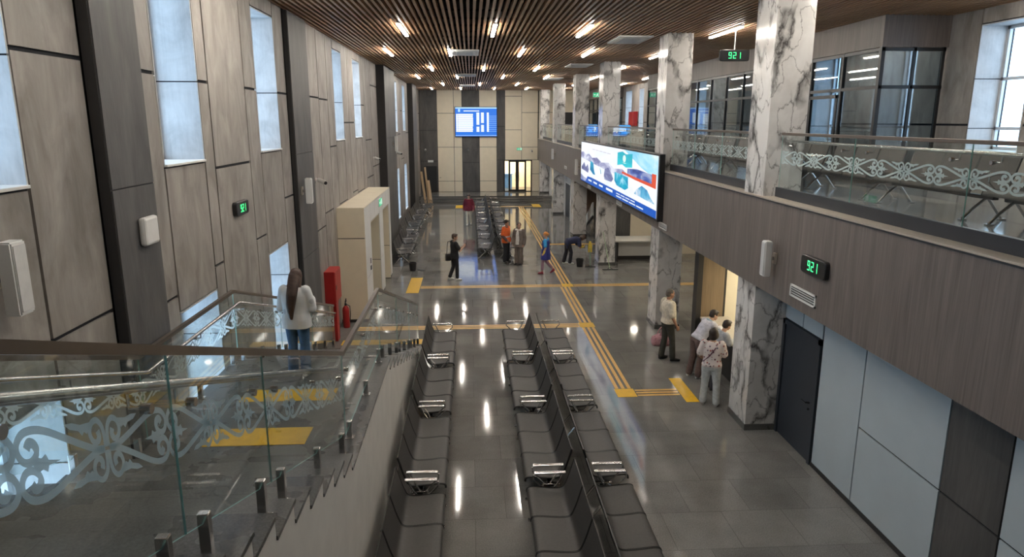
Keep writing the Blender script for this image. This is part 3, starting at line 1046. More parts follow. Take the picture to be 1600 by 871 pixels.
o = guide('near stretch of the amber triple guide line beside the double seats', 3.02, 0, 13.82, 18.36, 'y')
o = guide('far stretch of the amber triple guide line, under the cleaner in blue', 3.12, 0, 23.64, 46.1, 'y')
guide('amber cross line from the stair foot to the long line', -3.2, 2.96, 18.40, 0, 'x')
guide('short amber triple line to the plate before the ticket window', 3.42, 4.31, 13.40, 0, 'x')
guide('amber cross line from the portal plate to the long line', -1.78, 3.08, 23.22, 0, 'x')
guide('amber cross line from the long line into the lobby', 3.52, 9.0, 23.22, 0, 'x')
guide('pale cross line before the far steps', -0.48, 4.08, 46.2, 0, 'x')
guide('short amber line beside the stooping cleaner', 3.6, 5.9, 31.5, 0, 'x')

# ------------------------------------------------------------------ gallery railings
names = ['nearest glass gallery railing at the right, before the row of seats', 'second glass gallery railing, between the first two marble columns',
         'third glass gallery railing, above the billboard', 'fourth glass gallery railing, left of the third column',
         'fifth glass gallery railing, in the distance', 'sixth glass gallery railing, beside the end wall', 'last short railing']
k = 0
for a, b in between(-2.0, 51.9, .10):
    if b - a < .6: continue
    t = thing('gallery_railing', names[k], 'railing', (5.215, a, 4.5)); k += 1
    q = MB(); q.cbox(5.19, 5.24, a, b, 5.365, 5.41, .006); q.build('top_rail', 'bronze', t)
    q = MB(); q.tube([(5.31, a + .05, 5.27), (5.31, b - .05, 5.27)], .022, 10); q.build('handrail', 'chrome', t, smooth=True)
    n = max(1, round((b - a) / 2.15))
    st = (b - a) / n
    for i in range(n):
        y0, y1 = a + st * i + .005, a + st * (i + 1) - .005
        glass_panel(5.215, y0, 4.46, 5.365, y1, 4.46, 5.365, -.36, .105, 1.075, t, 1)
        for yy in (y0 + .3, y1 - .3):
            s = MB(); s.tube([(5.205, yy, 5.19), (5.31, yy, 5.19), (5.31, yy, 5.25)], .008, 8); s.tube([(5.195, yy, 5.19), (5.235, yy, 5.19)], .022, 12)
            s.build('bracket', 'chrome', t, smooth=True)

# ------------------------------------------------------------------ ceiling lamps, air units
lamp_proto = None
def ceiling_lamp(x, y, L, label):
    global lamp_proto
    if lamp_proto is None:
        t = thing('ceiling_lamp', None, 'lamp', (0, 0, 0))
        q = MB(); q.box(-.045, .045, -L / 2, L / 2, .008, .11); q.build('housing', 'white', t)
        q = MB(); q.cbox(-.04, .04, -L / 2 + .01, L / 2 - .01, -.025, .007, .008); q.build('diffuser', 'lamp', t)
        lamp_proto = t
    else:
        t = copy_tree(lamp_proto)
    t.location = (x, y, ZC - .04)
    t['label'] = label
    t['group'] = 'linear lamps in the slatted ceiling'
XS = {-2.55: ('beside the left wall', 9.6), -1.58: ('second from the left wall', 4.0), -0.62: ('left of the air units', 9.6), 0.59: ('right of the air units', 4.0),
      1.64: ('midway between air units and columns', 9.6), 2.78: ('one row before the column row', 4.0), 3.8: ('nearest the columns', 9.6),
      6.25: ('over the gallery', 4.0), 9.0: ('by the gallery windows', 10.0)}
for x, (desc, y0) in XS.items():
    ys = [y0 + 12.45 * i for i in range(5) if y0 + 12.45 * i < 51]
    ys = [y + 1.1 for y in ys]
    if x > 6: ys = sorted(ys + [y0 + 6.2 + 12.45 * i + 1.1 for i in range(4) if y0 + 6.2 + 12.45 * i < 51])
    ys = [y for y in ys if y > 8 or x in (-1.58, 0.59)]
    for i, y in enumerate(ys):
        if x > 8.5 and 14.5 < y < 15.5: continue
        ceiling_lamp(x, y, 2.2, 'linear ceiling lamp %s, %s of its row' % (desc, ORD[i]))

def air_unit(name, x, y, w, l, label, grp):
    t = thing(name, label, 'air unit', (x, y, ZC - .05), 0, grp)
    q = MB()
    q.cbox(x - w / 2, x + w / 2, y - l / 2, y + l / 2, ZC - .045, ZC - .003, .015)
    q.build('panel', 'plastic', t)
    q = MB()
    for i in range(7):
        yy = y - l * .25 + i * l * .083
        q.box(x - w * .28, x + w * .28, yy, yy + l * .045, ZC - .052, ZC - .0455)
    q.build('grille', 'alu', t)
    for s in (-1, 1):
        q = MB(); q.box(x - w * .38, x + w * .38, y + s * l * .41 - .03, y + s * l * .41 + .03, ZC - .055, ZC - .0455); q.build('louvre', 'white', t)
    for s in (-1, 1):
        q = MB(); q.box(x + s * w * .41 - .03, x + s * w * .41 + .03, y - l * .35, y + l * .35, ZC - .055, ZC - .0455); q.build('louvre', 'white', t)
for i, y in enumerate((12.0, 23.3, 34.5, 44.5)):
    air_unit('air_conditioner', -0.16, y, 0.92, 1.7, 'white ceiling air conditioner over the middle of the hall, %s of that row' % ORD[i], 'ceiling air conditioners')
for i, y in enumerate((19.4, 28.4, 37.2)):
    air_unit('air_conditioner', 4.3, y, 0.9, 1.7, 'white ceiling air conditioner beside the columns, %s of that row' % ORD[i], 'ceiling air conditioners')

# ------------------------------------------------------------------ benches
def make_bench():
    """three seats, long axis y, sitters face +x"""
    t = thing('seat_bench', None, 'bench')
    q = MB(); q.cbox(.16, .25, -1.17, 1.17, .29, .34, .008); q.build('beam', 'black', t)
    prof = [(.585, .385), (.58, .42), (.555, .445), (.48, .452), (.34, .438), (.2, .428), (.1, .432), (.045, .462), (.01, .53), (-.03, .64), (-.065, .76), (-.10, .88)]
    sp = smooth(prof, 3)
    th = .016
    w = .745
    for s in (-1, 0, 1):
        yc = s * .775
        q = MB()
        n = len(sp)
        vs = []
        for i, p in enumerate(sp):
            d = sp[min(n - 1, i + 1)] - sp[max(0, i - 1)]
            nn = Vector((-d.y, d.x)).normalized()
            for yy in (yc - w / 2, yc + w / 2):
                vs += [(p.x + nn.x * th / 2, yy, p.y + nn.y * th / 2), (p.x - nn.x * th / 2, yy, p.y - nn.y * th / 2)]
        fs = []
        for i in range(n - 1):
            a, b = 4 * i, 4 * (i + 1)
            fs += [(a, b, b + 2, a + 2), (a + 1, a + 3, b + 3, b + 1), (a, a + 1, b + 1, b), (a + 2, b + 2, b + 3, a + 3)]
        fs += [(0, 2, 3, 1), (4 * n - 4, 4 * n - 3, 4 * n - 1, 4 * n - 2)]
        q.add(vs, fs)
        seat = q.build('seat', 'seat', t, smooth=True)
        for sy in (-1, 1):
            q = MB(); q.tube([(p.x, yc + sy * (w / 2 + .004), p.y) for p in sp], .016, 6); q.build('edge_trim', 'trim', seat, smooth=True)
    for s in (-1, 1):
        y = s * 1.185
        q = MB()
        q.cbox(.02, .48, y - .034, y + .034, .645, .668, .008)
        q.tube([(.42, y, .65), (.49, y, .62), (.49, y, .56), (.30, y, .36)], .013, 8)
        q.tube([(.06, y, .65), (.12, y, .52), (.22, y, .36)], .013, 8)
        q.cbox(.08, .33, y - .03, y + .03, .345, .365, .005)
        q.build('armrest', 'chrome', t)
        q = MB()
        y = s * 1.02
        q.tube([(.22, y, .31), (.40, y, .16), (.53, y, .02)], .022, 8); q.tube([(.20, y, .31), (.08, y, .16), (-.03, y, .02)], .022, 8)
        q.cbox(.48, .58, y - .03, y + .03, 0.001, .022, .005); q.cbox(-.09, .01, y - .03, y + .03, 0.001, .022, .005)
        q.build('leg', 'chrome', t)
    return t
bench_proto = make_bench()
bench_used = [False]
def bench(x, y, z, face, label, group):
    b = bench_proto if not bench_used[0] else copy_tree(bench_proto)
    bench_used[0] = True
    b.location = (x, y, z)
    b.rotation_euler = (0, 0, 0 if face > 0 else PI)
    b['label'] = label
    b['group'] = group
near_y = [15.55, 12.97, 10.39, 7.8]
for i, y in enumerate(reversed(near_y)):
    bench(-1.01, y, 0, 1, 'dark bench of the single row beside the stairs, %s to camera' % ['nearest', 'second nearest', 'third nearest', 'farthest'][i], 'benches beside the stairs')
near_d = [15.65, 13.1, 10.5, 7.9]
for i, y in enumerate(reversed(near_d)):
    w = ['nearest', 'second nearest', 'third nearest', 'farthest'][i]
    bench(1.515 - .185, y, 0, -1, 'dark bench in the left half of the near double row, %s to camera' % w, 'benches of the near double row')
    bench(1.515 + .185, y, 0, 1, 'dark bench in the right half of the near double row, %s to camera' % w, 'benches of the near double row')
for i in range(7):
    y = 28.3 + 1.2 + i * 2.5
    w = ORD[i] if i < 6 else 'farthest'
    bench(1.02 - .185, y, 0, -1, 'grey bench in the left half of the far double row, %s of its half' % w, 'benches of the far double row')
    bench(1.02 + .185, y, 0, 1, 'grey bench in the right half of the far double row, %s of its half' % w, 'benches of the far double row')
for i in range(7):
    y = 27.3 + 1.2 + i * 2.5
    bench(-3.12 + (.1 if 27 < y < 32.6 or 42 < y < 46 else -.1), y, 0, 1, 'bench standing along the left wall beyond the portal, %s of that row' % (ORD[i] if i < 6 else 'farthest'), 'benches along the left wall')
for i, y in enumerate((7.7, 10.25, 12.8, 15.4, 18.0, 20.6, 23.2)):
    bench(7.35, y, ZU, -1, 'bench on the upper gallery behind the glass railing, %s of that row' % ORD[i], 'benches on the gallery')

# ------------------------------------------------------------------ portal (entrance box) on the left wall
t = thing('entrance_portal', 'cream panelled entrance box with two openings against the left wall', 'portal', (-3.3, 22.3, 0))
PX0, PX1, PY0, PY1, PH = XL + .002, -2.95, 19.2, 25.4, 3.27
ops = [(20.40, 22.35), (23.25, 24.95)]
q = MB()
q.box(PX0, PX1 - .02, PY0 + .02, ops[0][0], 0.002, PH - .02); q.box(PX0, PX1 - .02, ops[0][1], ops[1][0], .002, PH - .02); q.box(PX0, PX1 - .02, ops[1][1], PY1 - .02, .002, PH - .02)
for a, b in ops: q.box(PX0, PX1 - .02, a, b, 2.70, PH - .02)
q.build('core', 'darkgap', t)
g = .012
q = MB()
# near end face
q.box(PX0, PX1, PY0, PY0 + .02, .1, 2.42 - g); q.box(PX0, PX1, PY0, PY0 + .02, 2.42 + g, PH - .02)
q.build('end_panel', 'cream', t)
q = MB()
q.box(PX0, PX1, PY1 - .02, PY1, .1, 2.42 - g); q.box(PX0, PX1, PY1 - .02, PY1, 2.42 + g, PH - .02)
q.build('end_panel', 'cream', t)
q = MB()
zb = [.1, 1.25, PH - .02]
def fp(y0, y1, zs):
    for i in range(len(zs) - 1):
        q.box(PX1 - .02, PX1, y0 + g, y1 - g, zs[i] + g * .7, zs[i + 1] - g * .7)
fp(PY0 + .02, ops[0][0], [.1, 1.25, PH - .02]); fp(ops[0][1], ops[1][0], [.1, 1.25, PH - .02]); fp(ops[1][1], PY1 - .02, [.1, 1.25, PH - .02])
for a, b in ops: fp(a, (a + b) / 2, [2.72, PH - .02]); fp((a + b) / 2, b, [2.72, PH - .02])
q.build('front_panel', 'white', t)
q = MB()
for a, b in ops:
    q.box(PX0 + .03, PX1 - .02, b - .015, b, .02, 1.2); q.box(PX0 + .03, PX1 - .02, b - .015, b, 1.22, 2.68)
    q.box(PX0 + .03, PX1 - .02, a, a + .015, .02, 2.68)
    q.box(PX0 + .03, PX1 - .02, a + .015, b - .015, 2.68, 2.70)
q.build('jamb', 'cream', t)
q = MB()
for i in range(3):
    q.box(PX0, PX1, PY0 + (PY1 - PY0) / 3 * i + g / 2, PY0 + (PY1 - PY0) / 3 * (i + 1) - g / 2, PH - .02, PH)
q.build('top_panel', 'cream', t)
for a, b in ops:
    q = MB(); q.box(PX0 + .005, PX0 + .05, a + .02, a + .09, .01, 2.66); q.box(PX0 + .005, PX0 + .05, b - .09, b - .02, .01, 2.66); q.box(PX0 + .005, PX0 + .05, (a + b) / 2 - .04, (a + b) / 2 + .04, .01, 2.66); q.box(PX0 + .005, PX0 + .05, a + .02, b - .02, 2.56, 2.66)
    d = q.build('door', 'black', t)
    q = MB(); q.box(PX0 + .02, PX0 + .03, a + .09, b - .09, .01, 2.56); q.build('pane', 'glassdark', d)
    q = MB(); q.tube([(PX0 + .05, (a + b) / 2 - .1, .9), (PX0 + .1, (a + b) / 2 - .1, .9), (PX0 + .1, (a + b) / 2 - .1, 1.4), (PX0 + .05, (a + b) / 2 - .1, 1.4)], .012, 8); q.build('handle', 'chrome', d)
q = MB(); q.cbox(PX1, PX1 + .012, 20.02, 20.12, 1.55, 1.70, .003); q.cbox(PX1, PX1 + .02, 20.0, 20.14, 1.36, 1.48, .004)
q.build('card_reader', 'black', t)

# ------------------------------------------------------------------ signs, clocks, speakers, cameras
def on_wall(axis):
    """returns P(u, v, d): u along the wall as read left to right, v up, d out from the wall"""
    return axis
def exit_sign(P, u0, u1, v0, v1, label):
    """lit sign box with running figure and arrow. P maps (u, v, depth) to world"""
    t = thing('exit_sign', label, 'sign', P(0.5 * (u0 + u1), v0, 0), 0, 'green exit signs')
    def bx(a, b, c, d, e, f):
        q = MB()
        p = [P(a, c, e), P(b, c, e), P(b, d, e), P(a, d, e), P(a, c, f), P(b, c, f), P(b, d, f), P(a, d, f)]
        return q.add(p, [(0, 3, 2, 1), (4, 5, 6, 7), (0, 1, 5, 4), (1, 2, 6, 5), (2, 3, 7, 6), (3, 0, 4, 7)])
    bx(u0, u1, v0, v1, .001, .035).build('housing', 'plastic', t)
    bx(u0 + .01, u1 - .01, v0 + .01, v1 - .01, .036, .04).build('face', 'exit', t)
    w, h = u1 - u0, v1 - v0
    q = MB()
    def poly(pts):
        q.add([P(u0 + w * a, v0 + h * b, .042) for a, b in pts], [tuple(range(len(pts)))])
    poly([(.66, .15), (.88, .15), (.88, .85), (.66, .85)])
    poly([(.30, .55), (.40, .62), (.52, .58), (.50, .48), (.40, .50), (.34, .45)])
    poly([(.40, .60), (.47, .60), (.44, .38), (.36, .36)]); poly([(.36, .38), (.42, .40), (.30, .14), (.24, .16)]); poly([(.40, .40), (.46, .38), (.56, .22), (.52, .16)])
    poly([(.43 + .045 * math.cos(k * PI / 4), .72 + .09 * math.sin(k * PI / 4)) for k in range(8)])
    poly([(.06, .5), (.16, .66), (.16, .56), (.24, .56), (.24, .44), (.16, .44), (.16, .34)])
    q.build('pictogram', 'exitw', t, fix=False)
    return t
P_portal = lambda u, v, d: (PX1 + d, u, v)          # faces +x
def P_end(u, v, d): return (u, YE - d, v)
def P_right(u, v, d): return (4.95 - d, u, v)
exit_sign(P_portal, 22.15, 22.9, 2.93, 3.18, 'green exit sign on the front of the cream portal')
exit_sign(P_end, 3.38, 3.80, 3.48, 3.66, 'green exit sign on the cream end wall above the glass doors')

SEG = {'9': 'abcdfg', '2': 'abged', '1': 'bc'}
def clock(P, u0, u1, v0, v1, label, depth=.07, back=True, hanger=None, flat=False):
    t = thing('digital_clock', label, 'clock', P((u0 + u1) / 2, v0, 0), 0, 'green digital clocks')
    q = MB()
    n = 6
    def rect(d, ins):
        pts = []
        r = min(.05, (v1 - v0) * .3)
        for cx, cyy, a0 in ((u1 - r - ins, v1 - r - ins, 0), (u0 + r + ins, v1 - r - ins, 90), (u0 + r + ins, v0 + r + ins, 180), (u1 - r - ins, v0 + r + ins, 270)):
            for k in range(4):
                a = R(a0 + 30 * k)
                pts.append(P(cx + r * math.cos(a), cyy + r * math.sin(a), d))
        return pts
    a, b, c = rect(.002, 0), rect(depth - .01, 0), rect(depth, .01)
    m = len(a)
    fs = [tuple(range(m)), tuple(range(2 * m, 3 * m))]
    for i in range(m):
        j = (i + 1) % m
        fs += [(i, j, m + j, m + i), (m + i, m + j, 2 * m + j, 2 * m + i)]
    q.add(a + b + c, fs)
    q.build('case', 'black', t)
    H = (v1 - v0) * .56
    W = H * .52
    pitch = W * 1.45
    uc = (u0 + u1) / 2
    th = H * .13
    for k, ch in enumerate('921'):
        q = MB()
        x0 = uc + (k - 1) * pitch - W / 2
        y0 = (v0 + v1) / 2 - H / 2
        rects = {'a': (0, H - th, W, H), 'd': (0, 0, W, th), 'g': (0, H / 2 - th / 2, W, H / 2 + th / 2), 'b': (W - th, H / 2, W, H), 'c': (W - th, 0, W, H / 2), 'f': (0, H / 2, th, H), 'e': (0, 0, th, H / 2)}
        for s in SEG[ch]:
            a0, b0, a1, b1 = rects[s]
            e = th * .12
            q.add([P(x0 + a0 + e, y0 + b0 + e, depth + .002), P(x0 + a1 - e, y0 + b0 + e, depth + .002), P(x0 + a1 - e, y0 + b1 - e, depth + .002), P(x0 + a0 + e, y0 + b1 - e, depth + .002)], [(0, 1, 2, 3)])
        q.build('digit', 'green', t, fix=False)
    if hanger:
        q = MB(); c = P(uc, v1, depth / 2); q.tube([c, (c[0], c[1], hanger)], .014, 8); q.build('hanger', 'plastic', t)
    return t
# a viewer looking at the left wall reads towards +y; at the right wall towards -y
clock(lambda u, v, d: (XL + d, u, v), 10.97, 11.57, 4.14, 4.36, 'black digital clock with green 921 on the left concrete wall')
clock(lambda u, v, d: (4.95 - d, -u, v), -9.86, -9.14, 3.42, 3.68, 'black digital clock with green 921 on the brown gallery front')
clock(lambda u, v, d: (6.25 + u, 16.9 - d, v), -.35, .36, 6.98, 7.24, 'black digital clock with green 921 hanging over the gallery', hanger=ZC)

def speaker(P, u0, u1, v0, v1, depth, stand, label):
    """slim column loudspeaker: body, grille, wall bracket"""
    t = thing('column_speaker', label, 'speaker', P((u0 + u1) / 2, v0, 0), 0, 'white column loudspeakers')
    def bx(a, b, c, d, e, f, ch=.012):
        q = MB(); bm = bmesh.new()
        p = [P(a, c, e), P(b, c, e), P(b, d, e), P(a, d, e), P(a, c, f), P(b, c, f), P(b, d, f), P(a, d, f)]
        vs = [bm.verts.new(x) for x in p]
        for f_ in [(0, 3, 2, 1), (4, 5, 6, 7), (0, 1, 5, 4), (1, 2, 6, 5), (2, 3, 7, 6), (3, 0, 4, 7)]: bm.faces.new([vs[i] for i in f_])
        bmesh.ops.bevel(bm, geom=list(bm.edges), offset=ch, segments=2, affect='EDGES')
        q.addbm(bm); return q
    bx(u0, u1, v0, v1, stand, stand + depth).build('body', 'plastic', t)
    bx(u0 + .015, u1 - .015, v0 + .03, v1 - .03, stand + depth, stand + depth + .008, .003).build('grille', plain('speaker_grille', (.62, .62, .62), .6), t)
    m = (u0 + u1) / 2; h = (v0 + v1) / 2
    bx(m - .05, m + .05, h - .09, h + .09, .001, .03, .004).build('bracket', 'ledge', t)
    bx(m - .02, m + .02, h - .03, h + .03, .03, stand, .003).build('bracket_arm', 'chrome', t)
speaker(lambda u, v, d: (XL + d, u, v), 5.38, 5.56, 4.12, 4.70, .12, .10, 'white column speaker on the left wall nearest the camera')
speaker(lambda u, v, d: (XL + .10 + d, u, v), 14.95, 15.12, 3.88, 4.42, .12, .10, 'white column speaker on the dark pilaster beyond the landing')
speaker(lambda u, v, d: (4.95 - d, u, v), 10.78, 10.94, 3.12, 3.70, .12, .10, 'white column speaker on the brown gallery front near the clock')
speaker(lambda u, v, d: (XL + .32 + d, u, v), 31.0, 31.2, 4.3, 4.95, .12, .08, 'white column speaker on the broad dark pilaster beyond the portal')
speaker(lambda u, v, d: (4.95 - d, u, v), 31.6, 31.8, 3.2, 3.9, .12, .10, 'white column speaker on the gallery front left of the billboard')
speaker(lambda u, v, d: (4.95 - d, u, v), 41.0, 41.2, 3.4, 4.0, .12, .10, 'white column speaker far along the gallery front')

q = MB(); q.cbox(XL + .121, XL + .20, 7.62, 7.95, 4.27, 4.58, .03)
t = tag(q.build('wireless_access_point', 'plastic'), 'square white box on the nearest dark pilaster', 'wall box')

def vent(y0, y1, z0, z1, label):
    t = thing('air_vent', label, 'vent', (4.94, (y0 + y1) / 2, z0), 0, 'white air vents on the gallery front')
    q = MB()
    q.box(4.93, 4.949, y0, y1, z0, z0 + .03); q.box(4.93, 4.949, y0, y1, z1 - .03, z1); q.box(4.93, 4.949, y0, y0 + .03, z0, z1); q.box(4.93, 4.949, y1 - .03, y1, z0, z1)
    q.build('frame', 'plastic', t)
    q = MB(); q.box(4.942, 4.949, y0 + .03, y1 - .03, z0 + .03, z1 - .03); q.build('backing', 'darkgap', t)
    q = MB()
    for i in range(3):
        z = z0 + .05 + i * (z1 - z0 - .08) / 3
        q.box(4.934, 4.941, y0 + .03, y1 - .03, z, z + .016)
    q.build('slats', 'alu', t)
vent(9.42, 10.24, 2.95, 3.14, 'white air vent on the gallery front below the green clock')
vent(17.2, 17.95, 2.86, 3.02, 'white air vent below the right end of the billboard')
vent(22.6, 23.4, 2.84, 2.98, 'white air vent below the middle of the billboard')
vent(28.6, 29.4, 2.84, 2.98, 'white air vent below the left end of the billboard')
vent(36.0, 36.9, 3.15, 3.30, 'white air vent on the gallery front beyond the billboard')

def dome_camera(base, out, label, L=.22):
    t = thing('security_camera', label, 'camera', base, 0, 'white security cameras')
    b, o = Vector(base), Vector(out).normalized()
    q = MB(); q.tube([b - o * .001, b + o * .03], .055, 16); q.tube([b + o * .03, b + o * .10], .02, 10); q.build('mount', 'plastic', t, smooth=True)
    d = (o + Vector((0, -.9, -.35))).normalized()
    q = MB(); q.tube([b + o * .10 - d * .05, b + o * .10 + d * L], [.05, .055], 14); q.build('body', 'plastic', t, smooth=True)
    q = MB(); q.tube([b + o * .10 + d * L, b + o * .10 + d * (L + .015)], .042, 14); q.build('lens', 'black', t, smooth=True)
dome_camera((XL, 16.9, 4.22), (1, 0, 0), 'white security camera on the left wall above the red cabinet')
dome_camera((XL, 27.0, 4.22), (1, 0, 0), 'white security camera on the left wall above the portal end')
dome_camera((XL + .32, 32.2, 4.2), (1, 0, 0), 'white security camera on the edge of the broad dark pilaster')
dome_camera((-3.3, YE - .03, 3.55), (0, -1, 0), 'white security camera on the dark left end of the end wall')
dome_camera((-.2, YE - .03, 3.55), (0, -1, 0), 'white security camera on the dark stripe below the timetable')
dome_camera((4.5, YE - .03, 3.45), (0, -1, 0), 'white security camera right of the exit sign on end wall')

# black board and name plate on the end wall, planks leaning beside it
q = MB(); q.cbox(-3.45, -2.5, YE - .10, YE - .035, .46, 2.35, .01)
tag(q.build('black_board', 'black'), 'tall black board against the dark left end of the end wall', 'board')
q = MB(); q.cbox(-3.15, -2.75, YE - .05, YE - .03, 2.62, 2.78, .004)
tag(q.build('name_plate', 'plastic'), 'small white plate above the black board on end wall', 'plate')
q = MB(); q.tube([(-2.31, YE, 1.5), (-2.31, YE - .06, 1.5), (-2.2, YE - .06, 1.5)], .014, 8); q.lathe([(.03, 0), (.03, .02)], (-2.31, YE - .01, 1.49), 12)
tag(q.build('door_handle', 'black'), 'small dark lever handle on the leftmost cream end wall panel', 'handle')
for i, (x0, x1, w, l) in enumerate(((-3.32, -3.02, .16, 2.3), (-3.05, -2.8, .12, 2.6), (-2.85, -2.62, .2, 1.75))):
    q = MB(); q.bar((x1, 46.6 - i * .25, .02), (x0, 47.0 - i * .2, l), w, .04)
    tag(q.build('timber_plank', 'wood'), ['short pale plank leaning at the left wall before the far steps', 'longest pale plank leaning before the far steps', 'broad pale plank leaning nearest the seats before the far steps'][i], 'plank', 'planks leaning by the far steps')

# fire cabinets and extinguisher
def fire_cabinet(x0, x1, y0, y1, z0, z1, label, face, post=False):
    t = thing('fire_cabinet', label, 'cabinet', ((x0 + x1) / 2, (y0 + y1) / 2, 0 if post else z0), 0, 'red fire cabinets')
    q = MB(); q.cbox(x0, x1, y0, y1, z0, z1, .01); q.build('body', 'red', t)
    xa = x1 if face > 0 else x0
    q = MB(); q.cbox(min(xa, xa + face * .015), max(xa, xa + face * .015), y0 + .02, y1 - .02, z0 + .02, z1 - .02, .004); d = q.build('door', 'red', t)
    q = MB(); q.cbox(min(xa + face * .015, xa + face * .03), max(xa + face * .015, xa + face * .03), y0 + .05, y0 + .12, (z0 + z1) / 2 - .06, (z0 + z1) / 2 + .06, .004); q.build('latch', 'chrome', d)
    if post:
        q = MB(); q.cbox(x0 + .06, x1 - .06, y0 + .35, y1 - .12, .001, z0 - .002, .01); q.build('pedestal', 'red', t)
fire_cabinet(XL + .002, XL + .26, 17.14, 17.90, 1.10, 1.92, 'red fire hose cabinet on a pedestal at the left wall by the stair foot', 1, True)
fire_cabinet(XR - .25, XR - .001, 42.55, 43.9, 5.3, 6.15, 'red fire cabinet far away on the upper gallery window wall', -1)
t = thing('fire_extinguisher', 'red fire extinguisher on the floor between red cabinet and cream portal', 'extinguisher', (-3.5, 18.75, 0))
q = MB(); q.lathe([(.08, 0.001), (.095, .02), (.095, .50), (.085, .56), (.05, .61), (.03, .63)], (-3.5, 18.75, 0), 20); q.build('cylinder', 'red', t, smooth=True)
q = MB(); q.lathe([(.03, .63), (.03, .69), (.015, .70)], (-3.5, 18.75, 0), 12); q.bar((-3.5, 18.70, .70), (-3.5, 18.88, .74), .025, .015); q.bar((-3.5, 18.70, .73), (-3.5, 18.86, .80), .025, .015); q.build('valve', 'black', t)
q = MB(); q.tube([(-3.47, 18.75, .66), (-3.38, 18.72, .62), (-3.37, 18.7, .4), (-3.39, 18.7, .2)], .012, 8); q.build('hose', 'black', t, smooth=True)

# ------------------------------------------------------------------ screens
scr = {}
def ecol(name, col, s=1.0):
    if name not in scr: scr[name] = emit('screen_' + name, col, s)
    return scr[name]
# timetable on the end wall
SX0, SX1, SZ0, SZ1 = -1.09, 1.92, 4.5, 6.56
t = thing('timetable_screen', 'blue departure timetable screen high on the end wall', 'screen', ((SX0 + SX1) / 2, YE - .1, SZ0))
q = MB(); q.cbox(SX0 - .04, SX1 + .04, YE - .16, YE - .032, SZ0 - .04, SZ1 + .04, .01); q.build('housing', 'black', t)
q = MB(); q.box(SX0, SX1, YE - .168, YE - .1605, SZ0, SZ1); q.build('display', ecol('blue', (.01, .16, .72), .62), t)
def srect(mb, u0, u1, v0, v1, d):
    y = YE - .168 - d
    mb.quad((SX0 + u0 * (SX1 - SX0), y, SZ0 + v0 * (SZ1 - SZ0)), (SX0 + u1 * (SX1 - SX0), y, SZ0 + v0 * (SZ1 - SZ0)), (SX0 + u1 * (SX1 - SX0), y, SZ0 + v1 * (SZ1 - SZ0)), (SX0 + u0 * (SX1 - SX0), y, SZ0 + v1 * (SZ1 - SZ0)))
q = MB(); srect(q, 0, 1, .955, 1, .002); srect(q, .07, .12, .84, .94, .002); srect(q, 0, 1, .02, .035, .002)
for i in range(9):
    srect(q, .80, 1, .17 + i * .065, .18 + i * .065, .002)
q.build('rows', ecol('pale', (.45, .70, 1.0), .65), t, fix=False)
rnd = random.Random(3)
cw = ecol('white', (.86, .95, 1.0), .65)
q = MB(); srect(q, .20, .58, .86, .89, .003); q.build('heading', cw, t, fix=False)
q = MB()
for i in range(10):
    v = .155 + i * .063
    srect(q, .02, .06, v, v + .05, .003)
    u = .065
    for w in range(3):
        L = .10 + rnd.random() * .05
        srect(q, u, min(u + L, .43), v, v + .053, .003); u += L - .001
    srect(q, .03, .05, v + .04, v + .07, .003) if i < 9 else None
q.build('station_column', cw, t, fix=False)
for a, b in ((.51, .58), (.62, .69), (.76, .81)):
    q = MB()
    for i in range(11):
        v = .155 + i * .061
        if not (i == 3 and a < .6) and not (i == 4 and .6 < a < .7):
            srect(q, a, b, v, v + .055, .003)
    q.build('time_column', cw, t, fix=False)

# long billboard on the gallery front
BY0, BY1, BZ0, BZ1 = 17.75, 30.4, 3.10, 4.72
BXF = 4.80
t = thing('billboard_screen', 'long lit advertising screen with trains on the gallery front', 'screen', (4.88, (BY0 + BY1) / 2, BZ0))
q = MB(); q.cbox(BXF + .004, 4.948, BY0 - .10, BY1 + .06, BZ0 - .06, BZ1 + .05, .01); q.build('housing', 'black', t)
def noisy(name, stops, scale, strength, sc=(1, .25, 1)):
    m, nt, b = new_mat('screen_' + name)
    v = coords(nt, sc, 'world')
    f = noise(nt, v, scale, 5, .65, .6)
    nt.links.new(ramp(nt, f, stops), b.inputs['Emission Color'])
    b.inputs['Base Color'].default_value = (.02, .02, .02, 1)
    b.inputs['Emission Strength'].default_value = strength
    return m
BS = 0.58
def bpoly(name, mat, pts, d, parent):
    for poly in pts:
        mb = MB()
        mb.add([(BXF - d, BY1 - u * (BY1 - BY0), BZ0 + v * (BZ1 - BZ0)) for u, v in poly], [tuple(range(len(poly)))])
        mb.build(name, mat, parent, fix=False)
def rc(a, b, c, d): return [(a, c), (b, c), (b, d), (a, d)]
bpoly('display', noisy('sky', [(.35, (.80, .88, 1)), (.6, (1, 1, 1))], .9, BS), [rc(0, 1, 0, 1)], 0.002, t)
bpoly('sky_image', noisy('sky2', [(.35, (.10, .55, .90)), (.52, (.45, .80, 1)), (.66, (.95, .98, 1))], 1.0, BS), [[(.68, 1), (1, 1), (1, .62), (.86, .74)]], .004, t)
bpoly('mountain_image', noisy('mountain', [(.32, (.10, .10, .28)), (.5, (.32, .34, .55)), (.62, (.75, .78, .9))], 2.4, BS),
      [[(0, .60), (0, .74), (.05, .76), (.10, .70), (.16, .74), (.22, .66), (.30, .70), (.38, .62), (.48, .66), (.56, .58), (.66, .62), (.74, .54), (.74, .49), (.5, .48), (.25, .53)]], .004, t)
bpoly('flag_image', noisy('flag', [(.4, (.0, .42, .55)), (.6, (.03, .62, .70))], 1.2, BS), [[(.60, .92), (.66, .96), (.70, .92), (.77, .95), (.77, .70), (.70, .67), (.66, .71), (.60, .67)]], .006, t)
